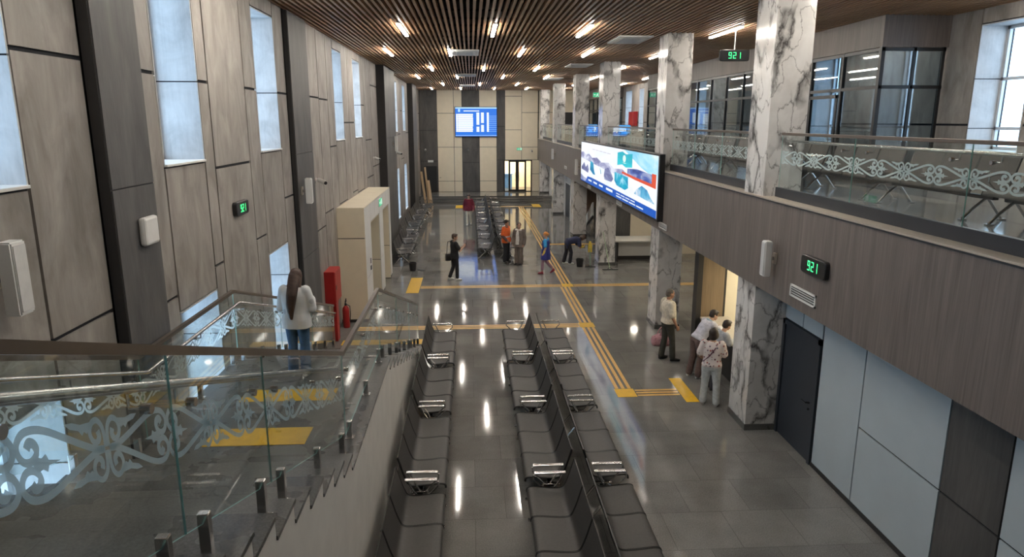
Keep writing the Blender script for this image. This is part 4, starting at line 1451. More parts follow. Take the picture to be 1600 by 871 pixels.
bpoly('flag_emblem', ecol('flag_white', (.75, .95, .85), BS), [[(.683 + .018 * math.cos(k * PI / 6), .83 + .07 * math.sin(k * PI / 6)) for k in range(12)], [(.655, .755), (.685, .735), (.712, .755), (.685, .75)]], .008, t)
bpoly('train_image', noisy('train', [(.38, (.03, .05, .22)), (.52, (.08, .14, .45)), (.64, (.35, .4, .6))], 3.0, BS), [[(.72, .66), (.82, .70), (.955, .68), (.955, .52), (.84, .52), (.72, .56)]], .006, t)
bpoly('train_stripe', ecol('train_red', (.72, .08, .03), BS), [[(.66, .54), (.80, .50), (.99, .47), (.99, .70), (.955, .70), (.955, .53), (.80, .55), (.66, .58)]], .008, t)
bpoly('train_photo', noisy('photo_blue', [(.36, (.05, .06, .22)), (.52, (.25, .28, .48)), (.64, (.75, .8, .95))], 2.2, BS),
      [[(.015, .36), (.07, .50), (.10, .38), (.14, .48), (.165, .36), (.15, .26), (.015, .30)], [(.42, .34), (.43, .50), (.48, .56), (.53, .46), (.555, .36), (.53, .28), (.43, .27)]], .006, t)
bpoly('train_photo', noisy('photo_teal', [(.4, (.0, .20, .42)), (.54, (.0, .42, .62)), (.66, (.4, .75, .9))], 2.0, BS),
      [[(.185, .36), (.19, .58), (.245, .55), (.255, .40), (.28, .28), (.24, .28)], [(.355, .50), (.372, .44), (.38, .36), (.37, .36)], [(.57, .34), (.57, .52), (.73, .50), (.735, .30), (.70, .24), (.60, .26)]], .006, t)
bpoly('train_photo', noisy('photo_white', [(.4, (.85, .88, .95)), (.6, (1, 1, 1))], 1.0, BS), [rc(.745, .985, .22, .53)], .006, t)
bpoly('locomotive_image', noisy('loco', [(.36, (.02, .18, .42)), (.5, (.10, .45, .70)), (.62, (.75, .80, .9)), (.7, (.8, .3, .25))], 2.2, BS), [[(.80, .25), (.82, .34), (.87, .44), (.92, .40), (.95, .30), (.985, .22), (.985, .24 - .02), (.9, .23)]], .008, t)
bpoly('blue_band', ecol('band', (.0, .09, .50), BS), [[(0, .0), (0, .035), (.10, .02), (.14, .17), (.22, .18), (.62, .155), (1, .13), (1, 0)]], .006, t)
bpoly('band_image', noisy('band_img', [(.36, (.06, .08, .25)), (.6, (.5, .55, .75))], 2.0, BS), [[(0, .03), (0, .17), (.06, .12), (.12, .10), (.10, .02)]], .007, t)
rnd = random.Random(5)
txt = [rc(.16 + i * .095, .20 + i * .095 + .02, .075, .115) for i in range(3)] + [rc(.46, .55, .07, .12)]
txt += [rc(.60 + i * .055, .645 + i * .055, .095, .112) for i in range(4)] + [rc(.60 + i * .075, .665 + i * .075, .04, .062) for i in range(4)]
bpoly('text_lines', ecol('text_white', (.9, .95, 1), BS), txt, .008, t)
bpoly('title_line', ecol('text_grey', (.55, .5, .62), BS), [rc(.22 + i * .06, .27 + i * .06, .865 - .004 * i, .88 - .004 * i) for i in range(5)], .006, t)

# small lit screens at the far end of the gallery
for x, y, lb in ((7.6, 44.0, 'lit blue information kiosk at the far end of the gallery'), (8.2, 37.5, 'lit blue information kiosk before the glazed rooms')):
    t = thing('information_kiosk', lb, 'kiosk', (x, y, ZU))
    q = MB(); q.cbox(x - .34, x + .34, y, y + .12, ZU + .62, ZU + 1.15, .02); q.cbox(x - .12, x + .12, y + .04, y + .14, ZU + .02, ZU + .55, .01); q.cbox(x - .35, x + .35, y - .1, y + .3, ZU + .001, ZU + .02, .005); q.build('body', 'doorgrey', t)
    for k in (0, 1):
        q = MB(); q.box(x - .31 + k * .315, x - .005 + k * .315, y - .008, y - .001, ZU + .65, ZU + 1.12); q.build('display', ecol('kiosk', (.06, .40, .95), .6), t)
t = exit_sign(lambda u, v, d: (7.2 + u, 40.0 - d, v), -.3, .3, 6.9, 7.15, 'green exit sign hanging far along the gallery ceiling')
q = MB(); q.tube([(7.2, 39.98, 7.15), (7.2, 39.98, ZC)], .012, 8); q.build('hanger', 'plastic', t)

# ------------------------------------------------------------------ people
def remeshed(mb, voxel, smooth_it=4):
    """fuse the builder's overlapping closed pieces into one continuous surface; returns (verts, faces)"""
    me = bpy.data.meshes.new('tmp')
    me.from_pydata([tuple(v) for v in mb.v], [], mb.f)
    bm = bmesh.new(); bm.from_mesh(me); bmesh.ops.recalc_face_normals(bm, faces=bm.faces); bm.to_mesh(me); bm.free()
    o = bpy.data.objects.new('tmp', me)
    COL.objects.link(o)
    r = o.modifiers.new('r', 'REMESH'); r.mode = 'VOXEL'; r.voxel_size = voxel
    if smooth_it:
        sm = o.modifiers.new('s', 'SMOOTH'); sm.factor = 0.5; sm.iterations = smooth_it
    dg = bpy.context.evaluated_depsgraph_get()
    ev = o.evaluated_get(dg)
    m2 = ev.to_mesh()
    vs = [v.co.copy() for v in m2.vertices]
    fs = [list(p.vertices) for p in m2.polygons]
    ev.to_mesh_clear()
    bpy.data.objects.remove(o)
    bpy.data.meshes.remove(me)
    return vs, fs

def link_mesh(name, vs, fs, mat, parent):
    me = bpy.data.meshes.new(name)
    me.from_pydata([tuple(v) for v in vs], [], fs)
    me.materials.append(M[mat] if isinstance(mat, str) else mat)
    me.shade_smooth()
    o = bpy.data.objects.new(name, me)
    COL.objects.link(o)
    o.parent = parent
    return o

def limb(mb, pts, rs, n=14, sub=3):
    """tapering round limb through joints, with balls at the ends"""
    P = [Vector(p) for p in pts]
    mb.tube(P, rs, n)
    for p, r in zip(P, rs):
        mb.ball(p, r * .985, 12, 8)

def loft(mb, rings, n=20):
    """rings: (centre, right axis, front axis, half width, half depth)"""
    vs = []
    for c, u, w, a, b in rings:
        for k in range(n):
            t = 2 * PI * k / n
            ct, st = math.cos(t), math.sin(t)
            e = 0.85
            x = math.copysign(abs(ct) ** e, ct) * a
            y = math.copysign(abs(st) ** e, st) * b
            vs.append(c + u * x + w * y)
    fs = []
    for i in range(len(rings) - 1):
        for k in range(n):
            fs.append((i * n + k, i * n + (k + 1) % n, (i + 1) * n + (k + 1) % n, (i + 1) * n + k))
    fs.append(tuple(reversed(range(n))))
    fs.append(tuple((len(rings) - 1) * n + k for k in range(n)))
    mb.add(vs, fs)

TORSO = [(-.13, .105, .085), (-.08, .160, .105), (-.01, .172, .118), (.09, .150, .104), (.18, .150, .104), (.28, .165, .115), (.37, .170, .108), (.425, .150, .085), (.47, .100, .066), (.51, .058, .056), (.56, .054, .055)]

class Figure:
    def __init__(s, height=1.70, lean=0, twist=0, head=(0, 0), arms=None, legs=None, width=1.0, belly=0.0):
        s.k = height / 1.70
        s.width, s.belly = width, belly
        s.pel = Vector((0, 0, .93))
        J = {}
        for sd, sx in (('L', -1), ('R', 1)):
            J['hip' + sd] = Vector((sx * .088, 0, .90))
            J['knee' + sd] = Vector((sx * .095, .02, .49))
            J['ank' + sd] = Vector((sx * .10, -.015, .085))
            J['toe' + sd] = Vector((sx * .115, .135, .03))
            J['sh' + sd] = Vector((sx * .168 * width, -.01, 1.365))
            J['el' + sd] = Vector((sx * .225 * width, -.035, 1.09))
            J['wr' + sd] = Vector((sx * .230 * width, .04, .85))
        if legs:
            for k_, v in legs.items():
                if k_ == 'pel': s.pel = Vector(v)
                else: J[k_] = Vector(v)
        rot = Matrix.Rotation(R(twist), 3, 'Z') @ Matrix.Rotation(R(-lean), 3, 'X')
        base = Vector((0, 0, .93))
        s.rot = rot
        for k_ in list(J):
            if k_[:2] in ('sh', 'el', 'wr'):
                J[k_] = s.pel + rot @ (J[k_] - base)
        if arms:
            for k_, v in arms.items(): J[k_] = Vector(v)
        s.J = J
        s.up = rot @ Vector((0, 0, 1)); s.rt = rot @ Vector((1, 0, 0)); s.fr = rot @ Vector((0, 1, 0))
        s.neck = s.pel + s.up * .50 - s.fr * .012
        hp, hy = head
        s.hr = rot @ Matrix.Rotation(R(hy), 3, 'Z') @ Matrix.Rotation(R(hp), 3, 'X')
        s.hc = s.neck + (s.up * .045 + s.fr * .01) + s.hr @ Vector((0, .022, .105))
        hipmid = (J['hipL'] + J['hipR']) / 2
    def torso(s, mb, infl=0.0, t0=-.13, t1=.56, hemw=0.0, wmul=1.0):
        """body of the trunk; below the pelvis it hangs straight down"""
        rows = []
        st = [r for r in TORSO if t0 < r[0] < t1]
        def at(t):
            for a, b in zip(TORSO[:-1], TORSO[1:]):
                if a[0] <= t <= b[0]:
                    f = (t - a[0]) / (b[0] - a[0])
                    return (t, a[1] + (b[1] - a[1]) * f, a[2] + (b[2] - a[2]) * f)
            if t < TORSO[0][0]: return (t, .17, .115)
            return (t, TORSO[-1][1], TORSO[-1][2])
        rows = [at(t0)] + st + [at(t1)]
        rings = []
        for t, a, b in rows:
            d = s.up if t > 0 else (s.up * .35 + Vector((0, 0, 1)) * .65).normalized()
            if t < 0 and hemw: a, b = max(a, .165), max(b, .11)
            c = s.pel + d * t
            bel = s.belly * max(0, 1 - abs(t - .1) / .16)
            hw = hemw * max(0, min(1, (.1 - t) / .3)) if hemw else 0
            rings.append((c + s.fr * bel * .5, s.rt, s.fr, a * s.width * wmul + infl + hw, b + infl + bel * .5 + hw))
        loft(mb, rings)
    def arm(s, mb, sd, infl=0.0, to='wr', cut=1.0, end=None):
        J = s.J
        a, e, w = J['sh' + sd], J['el' + sd], J['wr' + sd]
        if to == 'el':
            p = a + (e - a) * cut
            limb(mb, [a, a + (p - a) * .5, p], [.056 + infl, .050 + infl, (end or .046) + infl])
        else:
            q = e + (w - e) * cut
            limb(mb, [a, a + (e - a) * .5, e, e + (q - e) * .35, q], [.054 + infl, .047 + infl, .039 + infl, .038 + infl, (end or .026) + infl])
    def leg(s, mb, sd, infl=0.0, cut=1.0, low=None, hipr=.086):
        J = s.J
        h, k_, a = J['hip' + sd], J['knee' + sd], J['ank' + sd]
        p = k_ + (a - k_) * cut
        lo = low if low else .040
        limb(mb, [h, h + (k_ - h) * .5, k_, k_ + (p - k_) * .35, p], [hipr + infl, .073 + infl, .054 + infl, max(.053, lo) + infl, lo + infl])
    def shoe(s, mb, sd, infl=0.0):
        J = s.J
        a, t = J['ank' + sd], J['toe' + sd]
        d = (t - a); d.z = 0
        d = d.normalized() if d.length > 1e-4 else Vector((0, 1, 0))
        heel = Vector((a.x, a.y, t.z)) - d * .045
        pts = [heel, heel + d * .06, t - d * .06, t]
        for p, r in zip(pts, (.036, .038, .044, .034)):
            pass
        up = Vector((0, 0, 1))
        side = d.cross(up)
        # tilted foot when the heel is raised
        f = (t - (a - up * (.06))).normalized()
        u2 = side.cross(f)
        rings = []
        base = a - u2 * .055 if False else a - up * .045
        for q, hw, hh in ((-.055, .026, .030), (-.03, .036, .040), (.03, .037, .040), (.09, .044, .032), (.14, .040, .025), (.175, .022, .018)):
            rings.append((base + f * q + u2 * (hh - .036), side, u2, hw + infl, hh + infl))
        loft(mb, rings, 14)
        limb(mb, [a, base + f * .01], [.038 + infl, .040 + infl], 12)
    def hand(s, mb, sd, curl=35, direction=None, palm=None, grip=False):
        J = s.J
        w = J['wr' + sd]; e = J['el' + sd]
        d = Vector(direction).normalized() if direction else (w - e).normalized()
        inward = s.rt * (1 if sd == 'L' else -1)
        n = Vector(palm) if palm else inward
        n = (n - d * n.dot(d)).normalized()
        u = d.cross(n) * (1 if sd == 'R' else -1)      # towards the thumb
        if u.dot(s.fr) < 0 and not palm: u = -u
        c = w + d * .05
        loft(mb, [(w - d * .01, u, n, .024, .019), (w + d * .02, u, n, .032, .016), (w + d * .06, u, n, .040, .014), (w + d * .092, u, n, .038, .012)], 12)
        for i, (L, off) in enumerate(((.070, .029), (.078, .0095), (.072, -.0095), (.056, -.028))):
            p0 = w + d * .086 + u * off
            a1 = R(curl * .6); a2 = R(curl * 1.5); a3 = R(curl * 2.2)
            p1 = p0 + (d * math.cos(a1) + n * math.sin(a1)) * L * .45
            p2 = p1 + (d * math.cos(a2) + n * math.sin(a2)) * L * .32
            p3 = p2 + (d * math.cos(a3) + n * math.sin(a3)) * L * .25
            limb(mb, [p0, p1, p2, p3], [.0092, .0086, .0080, .0068], 8)
        t0 = w + d * .028 + u * .028
        t1 = t0 + (d * .55 + u * .65 + n * .35).normalized() * .034
        t2 = t1 + (d * .80 + u * .15 + n * .55).normalized() * .030
        limb(mb, [t0, t1, t2], [.013, .0105, .0082], 8)
    def headmesh(s, mb):
        H = lambda x, y, z: s.hc + s.hr @ Vector((x, y, z))
        def ell(c, r):
            n0 = len(mb.v)
            mb.ball((0, 0, 0), r, 18, 12)
            for i in range(n0, len(mb.v)):
                mb.v[i] = H(*(mb.v[i] + Vector(c)))
        ell((0, -.012, .025), (.076, .092, .092))
        ell((0, .018, -.035), (.062, .068, .075))
        ell((0, .045, -.078), (.036, .038, .034))
        ell((0, .078, -.022), (.0135, .020, .026)); ell((0, .086, -.036), (.017, .013, .012))
        ell((0, .070, .018), (.052, .018, .014))
        ell((0, .066, -.066), (.026, .018, .011))
        for sx in (-1, 1):
            ell((sx * .078, -.012, -.012), (.011, .022, .032))
            ell((sx * .046, .048, -.034), (.024, .024, .022))
        limb(mb, [s.neck - s.up * .05, s.hc + s.hr @ Vector((0, -.02, -.055))], [.056, .050], 14)
    def hair(s, mb, style):
        H = lambda x, y, z: s.hc + s.hr @ Vector((x, y, z))
        def ell(c, r):
            n0 = len(mb.v)
            mb.ball((0, 0, 0), r, 18, 12)
            for i in range(n0, len(mb.v)):
                mb.v[i] = H(*(mb.v[i] + Vector(c)))
        if style in ('short', 'cropped'):
            g = .012 if style == 'short' else .005
            ell((0, -.024, .034), (.077 + g, .090 + g, .086 + g))
            ell((0, -.050, -.01), (.070 + g, .060 + g, .072))
            if style == 'short': ell((0, .035, .088), (.062, .052, .034))
        elif style == 'bob':
            ell((0, -.028, .030), (.100, .108, .104)); ell((0, -.045, -.045), (.098, .085, .095))
            ell((-.072, .0, -.03), (.034, .058, .082)); ell((.072, .0, -.03), (.034, .058, .082)); ell((0, .04, .085), (.068, .056, .036))
        elif style == 'bun':
            ell((0, -.024, .032), (.086, .098, .095)); ell((0, -.115, .015), (.048, .045, .046))
        elif style == 'long':
            ell((0, -.022, .032), (.088, .100, .098)); ell((0, -.055, -.05), (.092, .072, .11))
            dn = Vector((0, 0, -1))
            rings = []
            for q, off, a, d in ((-.06, -.02, .070, .066), (.03, .02, .086, .075), (.12, .085, .086, .068), (.24, .150, .084, .056), (.38, .178, .072, .044), (.50, .180, .050, .034), (.62, .176, .020, .016)):
                rings.append((Vector((s.neck.x, s.neck.y, s.hc.z)) + dn * q - s.fr * off + s.rt * (.012 * math.sin(q * 9)), s.rt, s.fr, a, d))
            loft(mb, rings, 16)
            for sx in (-1, 1):
                limb(mb, [H(sx * .07, .01, .02), H(sx * .082, -.01, -.09), s.neck + s.rt * sx * .09 - s.fr * .02, s.neck + s.rt * sx * .10 + s.fr * .03 + dn * .12], [.026, .030, .026, .012], 8)

def cloth(name, base, rough=0.85):
    m, nt, b = new_mat(name)
    v = coords(nt)
    f = noise(nt, v, 14, 4, .6, .8)
    nt.links.new(ramp(nt, f, [(0.32, tuple(c * .80 for c in base)), (0.68, tuple(min(1, c * 1.12) for c in base))]), b.inputs['Base Color'])
    b.inputs['Roughness'].default_value = rough
    return m
SKIN = plain('skin', (.52, .31, .22), .55, var=.08)
SKIN2 = plain('skin_tanned', (.40, .21, .14), .55, var=.08)
HAIR_D = plain('dark_hair', (.028, .018, .014), .5, var=.3, scale=30)
HAIR_B = plain('brown_hair', (.060, .032, .022), .5, var=.3, scale=30)
HAIR_G = plain('greying_hair', (.10, .085, .075), .6, var=.3, scale=30)
EYE = plain('eye_dark', (.03, .02, .015), .25)
LIP = plain('lips', (.42, .16, .14), .5)

def person(label, loc, rz, F, garments, hair, hair_mat, skin=None, hands=None, bare=False):
    """garments: list of (name, material, callable(builder), voxel)"""
    skin = skin or SKIN
    t = thing('person', label, 'person', loc, R(rz))
    k = F.k
    b = MB()
    F.torso(b, -.012)
    F.headmesh(b)
    for sd in 'LR':
        F.arm(b, sd); F.leg(b, sd, -.006)
        a, q = F.J['ank' + sd], F.J['toe' + sd]
        limb(b, [a, Vector((a.x, a.y, .04 + a.z - .085 + .0)), q], [.038, .034, .024], 10)
    vs, fs = remeshed(b, .0105, 3)
    hb = MB()
    hands = hands or {}
    for sd in 'LR':
        F.hand(hb, sd, **hands.get(sd, {}))
    v2, f2 = remeshed(hb, .0042, 2)
    n = len(vs)
    vs = vs + v2
    fs = fs + [[i + n for i in f] for f in f2]
    body = link_mesh('body', [v * k for v in vs], fs, skin, t)
    H = lambda x, y, z: F.hc + F.hr @ Vector((x, y, z))
    for sx in (-1, 1):
        e = MB(); e.ball(H(sx * .031, .072, .002), .0105, 10, 8)
        link_mesh('eye', [v * k for v in e.v], e.f, EYE, t)
        e = MB(); limb(e, [H(sx * .014, .082, .021), H(sx * .030, .083, .026), H(sx * .048, .072, .022)], [.004, .0045, .003], 6)
        link_mesh('eyebrow', [v * k for v in e.v], e.f, hair_mat, t)
    e = MB(); limb(e, [H(-.022, .078, -.066), H(0, .085, -.065), H(.022, .078, -.066)], [.0035, .0065, .0035], 8)
    link_mesh('mouth', [v * k for v in e.v], e.f, LIP, t)
    if hair:
        hm = MB(); F.hair(hm, hair)
        v3, f3 = remeshed(hm, .011, 4)
        link_mesh('hair', [v * k for v in v3], f3, hair_mat, t)
    made = {}
    for name, mat, fn, vox in garments:
        g = MB(); fn(g)
        if vox:
            v3, f3 = remeshed(g, vox, 3)
        else:
            v3, f3 = g.v, g.f
        par = made.get(name.split('>')[0], t) if '>' in name else t
        nm = name.split('>')[-1]
        o = link_mesh(nm, [v * k for v in v3], f3, mat, par)
        made[nm] = o
    return t
def at(t, F, v):
    """figure coordinates -> world"""
    return Matrix.Translation(t.location) @ Matrix.Rotation(t.rotation_euler.z, 4, 'Z') @ (Vector(v) * F.k)

def shirt(F, infl=.014, t0=-.10, t1=.475, sleeve='short', hemw=.012, cut=None, send=None, wmul=1.0):
    def fn(g):
        F.torso(g, infl, t0, t1, hemw, wmul)
        for sd in 'LR':
            ai = min(infl, .024)
            if sleeve == 'short': F.arm(g, sd, ai + .008, 'el', cut or .62, .052)
            elif sleeve == 'long': F.arm(g, sd, ai + .006, 'wr', cut or .97, send or .032)
            elif sleeve == 'half': F.arm(g, sd, ai + .008, 'el', cut or .95, .050)
            else: limb(g, [F.J['sh' + sd], F.J['sh' + sd] - F.rt * (.03 if sd == 'R' else -.03)], [.06 + infl, .06 + infl])
    return fn
def trousers(F, infl=.012, top=.05, cut=.96, low=None, hipr=.09):
    def fn(g):
        F.torso(g, infl, -.12, top)
        for sd in 'LR': F.leg(g, sd, infl, cut, low, hipr)
    return fn
def shoes(F, sd):
    return lambda g: F.shoe(g, sd, .008)
def shoe_pair(F, mat):
    return [('shoe', mat, shoes(F, 'L'), .008), ('shoe', mat, shoes(F, 'R'), .008)]
def belt(F, t=.045, infl=.020):
    def fn(g):
        F.torso(g, infl, t - .018, t + .018)
    return fn

SHOE_B = plain('black_leather', (.02, .018, .018), .4)
SHOE_W = plain('white_trainer', (.72, .70, .66), .6)
SHOE_R = plain('red_shoe', (.30, .03, .05), .6)
SHOE_G = plain('grey_shoe', (.35, .32, .30), .6)

# 1 woman in a white hoodie on the landing, seen from behind, holding a phone
F = Figure(1.53, lean=1, head=(-22, -10), arms={'elR': (.245, .03, 1.08), 'wrR': (.14, .24, 1.16), 'elL': (-.25, .02, 1.07), 'wrL': (-.10, .22, 1.10)})
p1 = person('woman in white hoodie and blue jeans with very long hair on stair landing', (-2.42, 9.35, ZL), -8, F,
    [('hoodie', spotted('white_hoodie', (.66, .68, .70), [(.40, .42, .45), (.5, .52, .55)], 5.5, .16), shirt(F, .040, -.14, .49, 'long', .028, .97, .052), .013),
     ('jeans', cloth('blue_jeans', (.06, .13, .24)), trousers(F, .018, .06, .99, .062), .012)] + shoe_pair(F, SHOE_W), 'long', HAIR_B,
    hands={'R': dict(curl=38, direction=(-.35, .75, .45), palm=(-.6, -.4, .3)), 'L': dict(curl=30, direction=(.6, .6, .3), palm=(0, -.3, 1))})
w = at(p1, F, F.J['wrR'] + Vector((-.055, .085, .055)))
ph = MB(); ph.cbox(-.037, .037, -.005, .005, -.075, .075, .004)
o = ph.build('mobile_phone', plain('phone_case', (.62, .55, .60), .4)); o.location = w; o.rotation_euler = (R(-40), 0, R(25))
tag(o, 'pale mobile phone in the hand of the woman on the landing', 'phone')

# 2 man in black holding a phone up
F = Figure(1.70, head=(-6, -25), arms={'elR': (.23, .12, 1.10), 'wrR': (.10, .34, 1.22), 'elL': (-.21, .12, 1.09), 'wrL': (-.02, .34, 1.19)},
           legs={'kneeL': (-.10, -.01, .49), 'ankL': (-.11, -.16, .10), 'toeL': (-.12, -.01, .035), 'kneeR': (.09, .06, .49), 'ankR': (.095, .06, .085), 'toeR': (.11, .21, .03)})
p2 = person('man in black t-shirt and black trousers holding a phone up in front of him', (-.63, 24.45, 0), -68, F,
    [('t_shirt', cloth('black_cotton', (.018, .018, .02)), shirt(F, .022, -.13, .485, 'short', .02, .68), .012),
     ('trousers', cloth('black_trousers', (.022, .022, .026)), trousers(F, .016, .05, .90, .05), .012)] + shoe_pair(F, SHOE_W), 'short', HAIR_B,
    hands={'R': dict(curl=40, direction=(-.3, .6, .6), palm=(-.7, -.2, .2)), 'L': dict(curl=40, direction=(.2, .7, .5), palm=(.7, -.2, .3))})
o = MB().cbox(-.037, .037, -.005, .005, -.075, .075, .004).build('mobile_phone', 'black'); o.location = at(p2, F, (.055, .43, 1.30)); o.rotation_euler = (R(-12), 0, R(-68))
tag(o, 'dark mobile phone held up by the man in black', 'phone')
bagm = plain('black_bag_fabric', (.025, .025, .028), .7)
t = thing('shoulder_bag', 'black shoulder bag hanging at the hip of the man in black', 'bag', at(p2, F, (-.29, -.08, .80)), R(-68))
q = MB(); q.cbox(-.06, .06, -.15, .15, -.13, .13, .03)
o = link_mesh('pouch', q.v, q.f, bagm, t)
q = MB(); q.tube([(-.02, -.10, .12), (.07, -.10, .42), (.18, -.12, .60), (.32, .02, .66), (.36, .16, .55), (.24, .17, .35), (.08, .12, .14)], .012, 6)
link_mesh('strap', q.v, q.f, bagm, t)

# 3 walker in maroon
F = Figure(1.72, head=(-12, 0), legs={'kneeR': (.09, .10, .50), 'ankR': (.09, .12, .09), 'toeR': (.10, .27, .04), 'kneeL': (-.09, .0, .49), 'ankL': (-.10, -.16, .11), 'toeL': (-.11, -.01, .035)}, arms={'wrL': (-.25, .14, .86), 'elL': (-.26, .0, 1.09), 'wrR': (.25, -.02, .84), 'elR': (.26, -.08, 1.09)})
person('person in dark red sweatshirt and pale trousers walking beside the far seats', (-.15, 38.0, 0), 178, F,
    [('sweatshirt', cloth('maroon_fleece', (.15, .012, .03)), shirt(F, .030, -.14, .485, 'long', .02, .96, .04), .014),
     ('trousers', cloth('beige_trousers', (.68, .64, .55)), trousers(F, .016, .05, .98, .052), .013)] + shoe_pair(F, SHOE_W), 'short', HAIR_D)

# 4 worker in orange vest
F = Figure(1.74, head=(-8, -20), arms={'elL': (-.24, -.06, 1.09), 'wrL': (-.20, .10, .90), 'elR': (.24, -.04, 1.09), 'wrR': (.20, .12, .92)}, width=1.04,
           legs={'ankL': (-.14, -.03, .085), 'toeL': (-.17, .12, .03), 'ankR': (.14, .02, .085), 'toeR': (.22, .14, .03)})
refl = plain('reflective_band', (.72, .74, .74), .35)
person('worker in orange high visibility vest and black trousers with reflective bands', (1.38, 27.6, 0), -120, F,
    [('shirt', cloth('dark_shirt', (.10, .06, .06)), shirt(F, .016, -.08, .485, 'long', .01), .012),
     ('vest', cloth('orange_vest', (.85, .15, .03)), shirt(F, .034, -.13, .465, 'half', .02, .80), .012),
     ('vest>reflective_band', refl, lambda g: F.torso(g, .040, .09, .135), .010),
     ('vest>reflective_band', refl, lambda g: F.torso(g, .040, -.03, .015), .010),
     ('trousers', cloth('work_trousers', (.018, .018, .022)), trousers(F, .026, .05, .97, .066), .012),
     ('trousers>reflective_band', refl, lambda g: [limb(g, [F.J['knee' + s] + (F.J['ank' + s] - F.J['knee' + s]) * .50, F.J['knee' + s] + (F.J['ank' + s] - F.J['knee' + s]) * .60], [.086, .088]) for s in 'L'], .010),
     ('trousers>reflective_band', refl, lambda g: [limb(g, [F.J['knee' + s] + (F.J['ank' + s] - F.J['knee' + s]) * .50, F.J['knee' + s] + (F.J['ank' + s] - F.J['knee' + s]) * .60], [.086, .088]) for s in 'R'], .010)]
    + shoe_pair(F, SHOE_B), 'short', HAIR_D, SKIN2)

# 5 person in a brown suit
F = Figure(1.70, head=(-5, 35), arms={'elL': (-.25, -.03, 1.09), 'wrL': (-.24, .05, .86), 'elR': (.25, -.03, 1.09), 'wrR': (.24, .05, .86)},
           legs={'ankL': (-.085, 0, .085), 'ankR': (.085, 0, .085), 'toeL': (-.09, .14, .03), 'toeR': (.10, .14, .03)})
suit = cloth('brown_suit', (.165, .135, .115))
person('person in a grey brown suit and white blouse facing the worker in orange', (1.86, 27.1, 0), 150, F,
    [('blouse', cloth('white_blouse', (.70, .66, .62)), shirt(F, .018, -.10, .495, None), .012),
     ('blouse>blouse_front', cloth('white_blouse_front', (.70, .66, .62)), lambda g: loft(g, [(F.pel + Vector((0, .098 + dy, z)), Vector((1, 0, 0)), Vector((0, 1, 0)), a, .055) for z, a, dy in ((-.10, .085, .030), (.05, .080, .022), (.18, .076, .020), (.30, .070, .026), (.40, .055, .010), (.455, .03, -.02))], 14), .011),
     ('jacket', suit, shirt(F, .032, -.20, .455, 'long', .026, .96, .042), .012),
     ('trousers', suit, trousers(F, .022, .03, 1.0, .078), .012)] + shoe_pair(F, SHOE_B), 'bun', HAIR_B)

# 6 cleaner in blue apron, stepping left
F = Figure(1.60, head=(-4, 0), arms={'elR': (.23, .02, 1.09), 'wrR': (.22, .12, .88), 'elL': (-.23, -.06, 1.09), 'wrL': (-.22, .03, .86)},
           legs={'kneeL': (-.08, .10, .50), 'ankL': (-.08, .12, .09), 'toeL': (-.09, .27, .035), 'kneeR': (.09, .00, .49), 'ankR': (.09, -.30, .20), 'toeR': (.09, -.20, .07)})
apron = cloth('cobalt_apron', (.03, .04, .22))
yel = plain('yellow_rubber', (.72, .55, .08), .5)
person('cleaner in dark blue tabard with orange headscarf and yellow gloves stepping over the guide line', (2.74, 25.3, 0), 68, F,
    [('t_shirt', cloth('sky_blue_shirt', (.04, .30, .62)), shirt(F, .016, -.08, .485, 'short', .01, .75), .012),
     ('apron', apron, lambda g: F.torso(g, .032, -.33, .43, .05), .013),
     ('trousers', cloth('pink_leggings', (.42, .26, .34)), trousers(F, .010, .03, .72, .05), .012),
     ('headscarf', cloth('orange_scarf', (.62, .24, .06)), lambda g: (F.hair(g, 'bun')), .010),
     ('glove', yel, lambda g: (F.hand(g, 'L', 35), limb(g, [F.J['wrL'], F.J['wrL'] + (F.J['elL'] - F.J['wrL']) * .45], [.036, .045])), .006),
     ('glove', yel, lambda g: (F.hand(g, 'R', 35), limb(g, [F.J['wrR'], F.J['wrR'] + (F.J['elR'] - F.J['wrR']) * .45], [.036, .045])), .006)]
    + shoe_pair(F, SHOE_R), None, HAIR_B)

# 7 stooping cleaner, wringing a cloth over a bucket
F = Figure(1.68, lean=78, head=(12, 0), legs={'pel': (0, -.10, .92), 'hipL': (-.09, -.10, .89), 'hipR': (.09, -.10, .89), 'kneeL': (-.10, -.12, .50), 'ankL': (-.11, -.22, .085), 'toeL': (-.12, -.07, .03), 'kneeR': (.10, .03, .50), 'ankR': (.11, -.02, .085), 'toeR': (.12, .13, .03)},
           arms={'elL': (-.20, .34, .72), 'wrL': (-.06, .52, .74), 'elR': (.20, .36, .70), 'wrR': (.06, .54, .70)})
navy = cloth('navy_overall', (.025, .03, .075))
p7 = person('cleaner in dark navy overall bent double over a black bucket', (3.90, 27.1, 0), -84, F,
    [('tunic', navy, shirt(F, .028, -.16, .47, 'short', .03, .70), .013),
     ('trousers', cloth('dark_trousers', (.018, .018, .026)), trousers(F, .018, .05, .95, .058), .012),
     ('glove', yel, lambda g: (F.hand(g, 'L', 45), limb(g, [F.J['wrL'], F.J['wrL'] + (F.J['elL'] - F.J['wrL']) * .65], [.036, .046])), .006),
     ('glove', yel, lambda g: (F.hand(g, 'R', 45), limb(g, [F.J['wrR'], F.J['wrR'] + (F.J['elR'] - F.J['wrR']) * .65], [.036, .046])), .006)]
    + shoe_pair(F, SHOE_W), 'bob', HAIR_B, SKIN2)
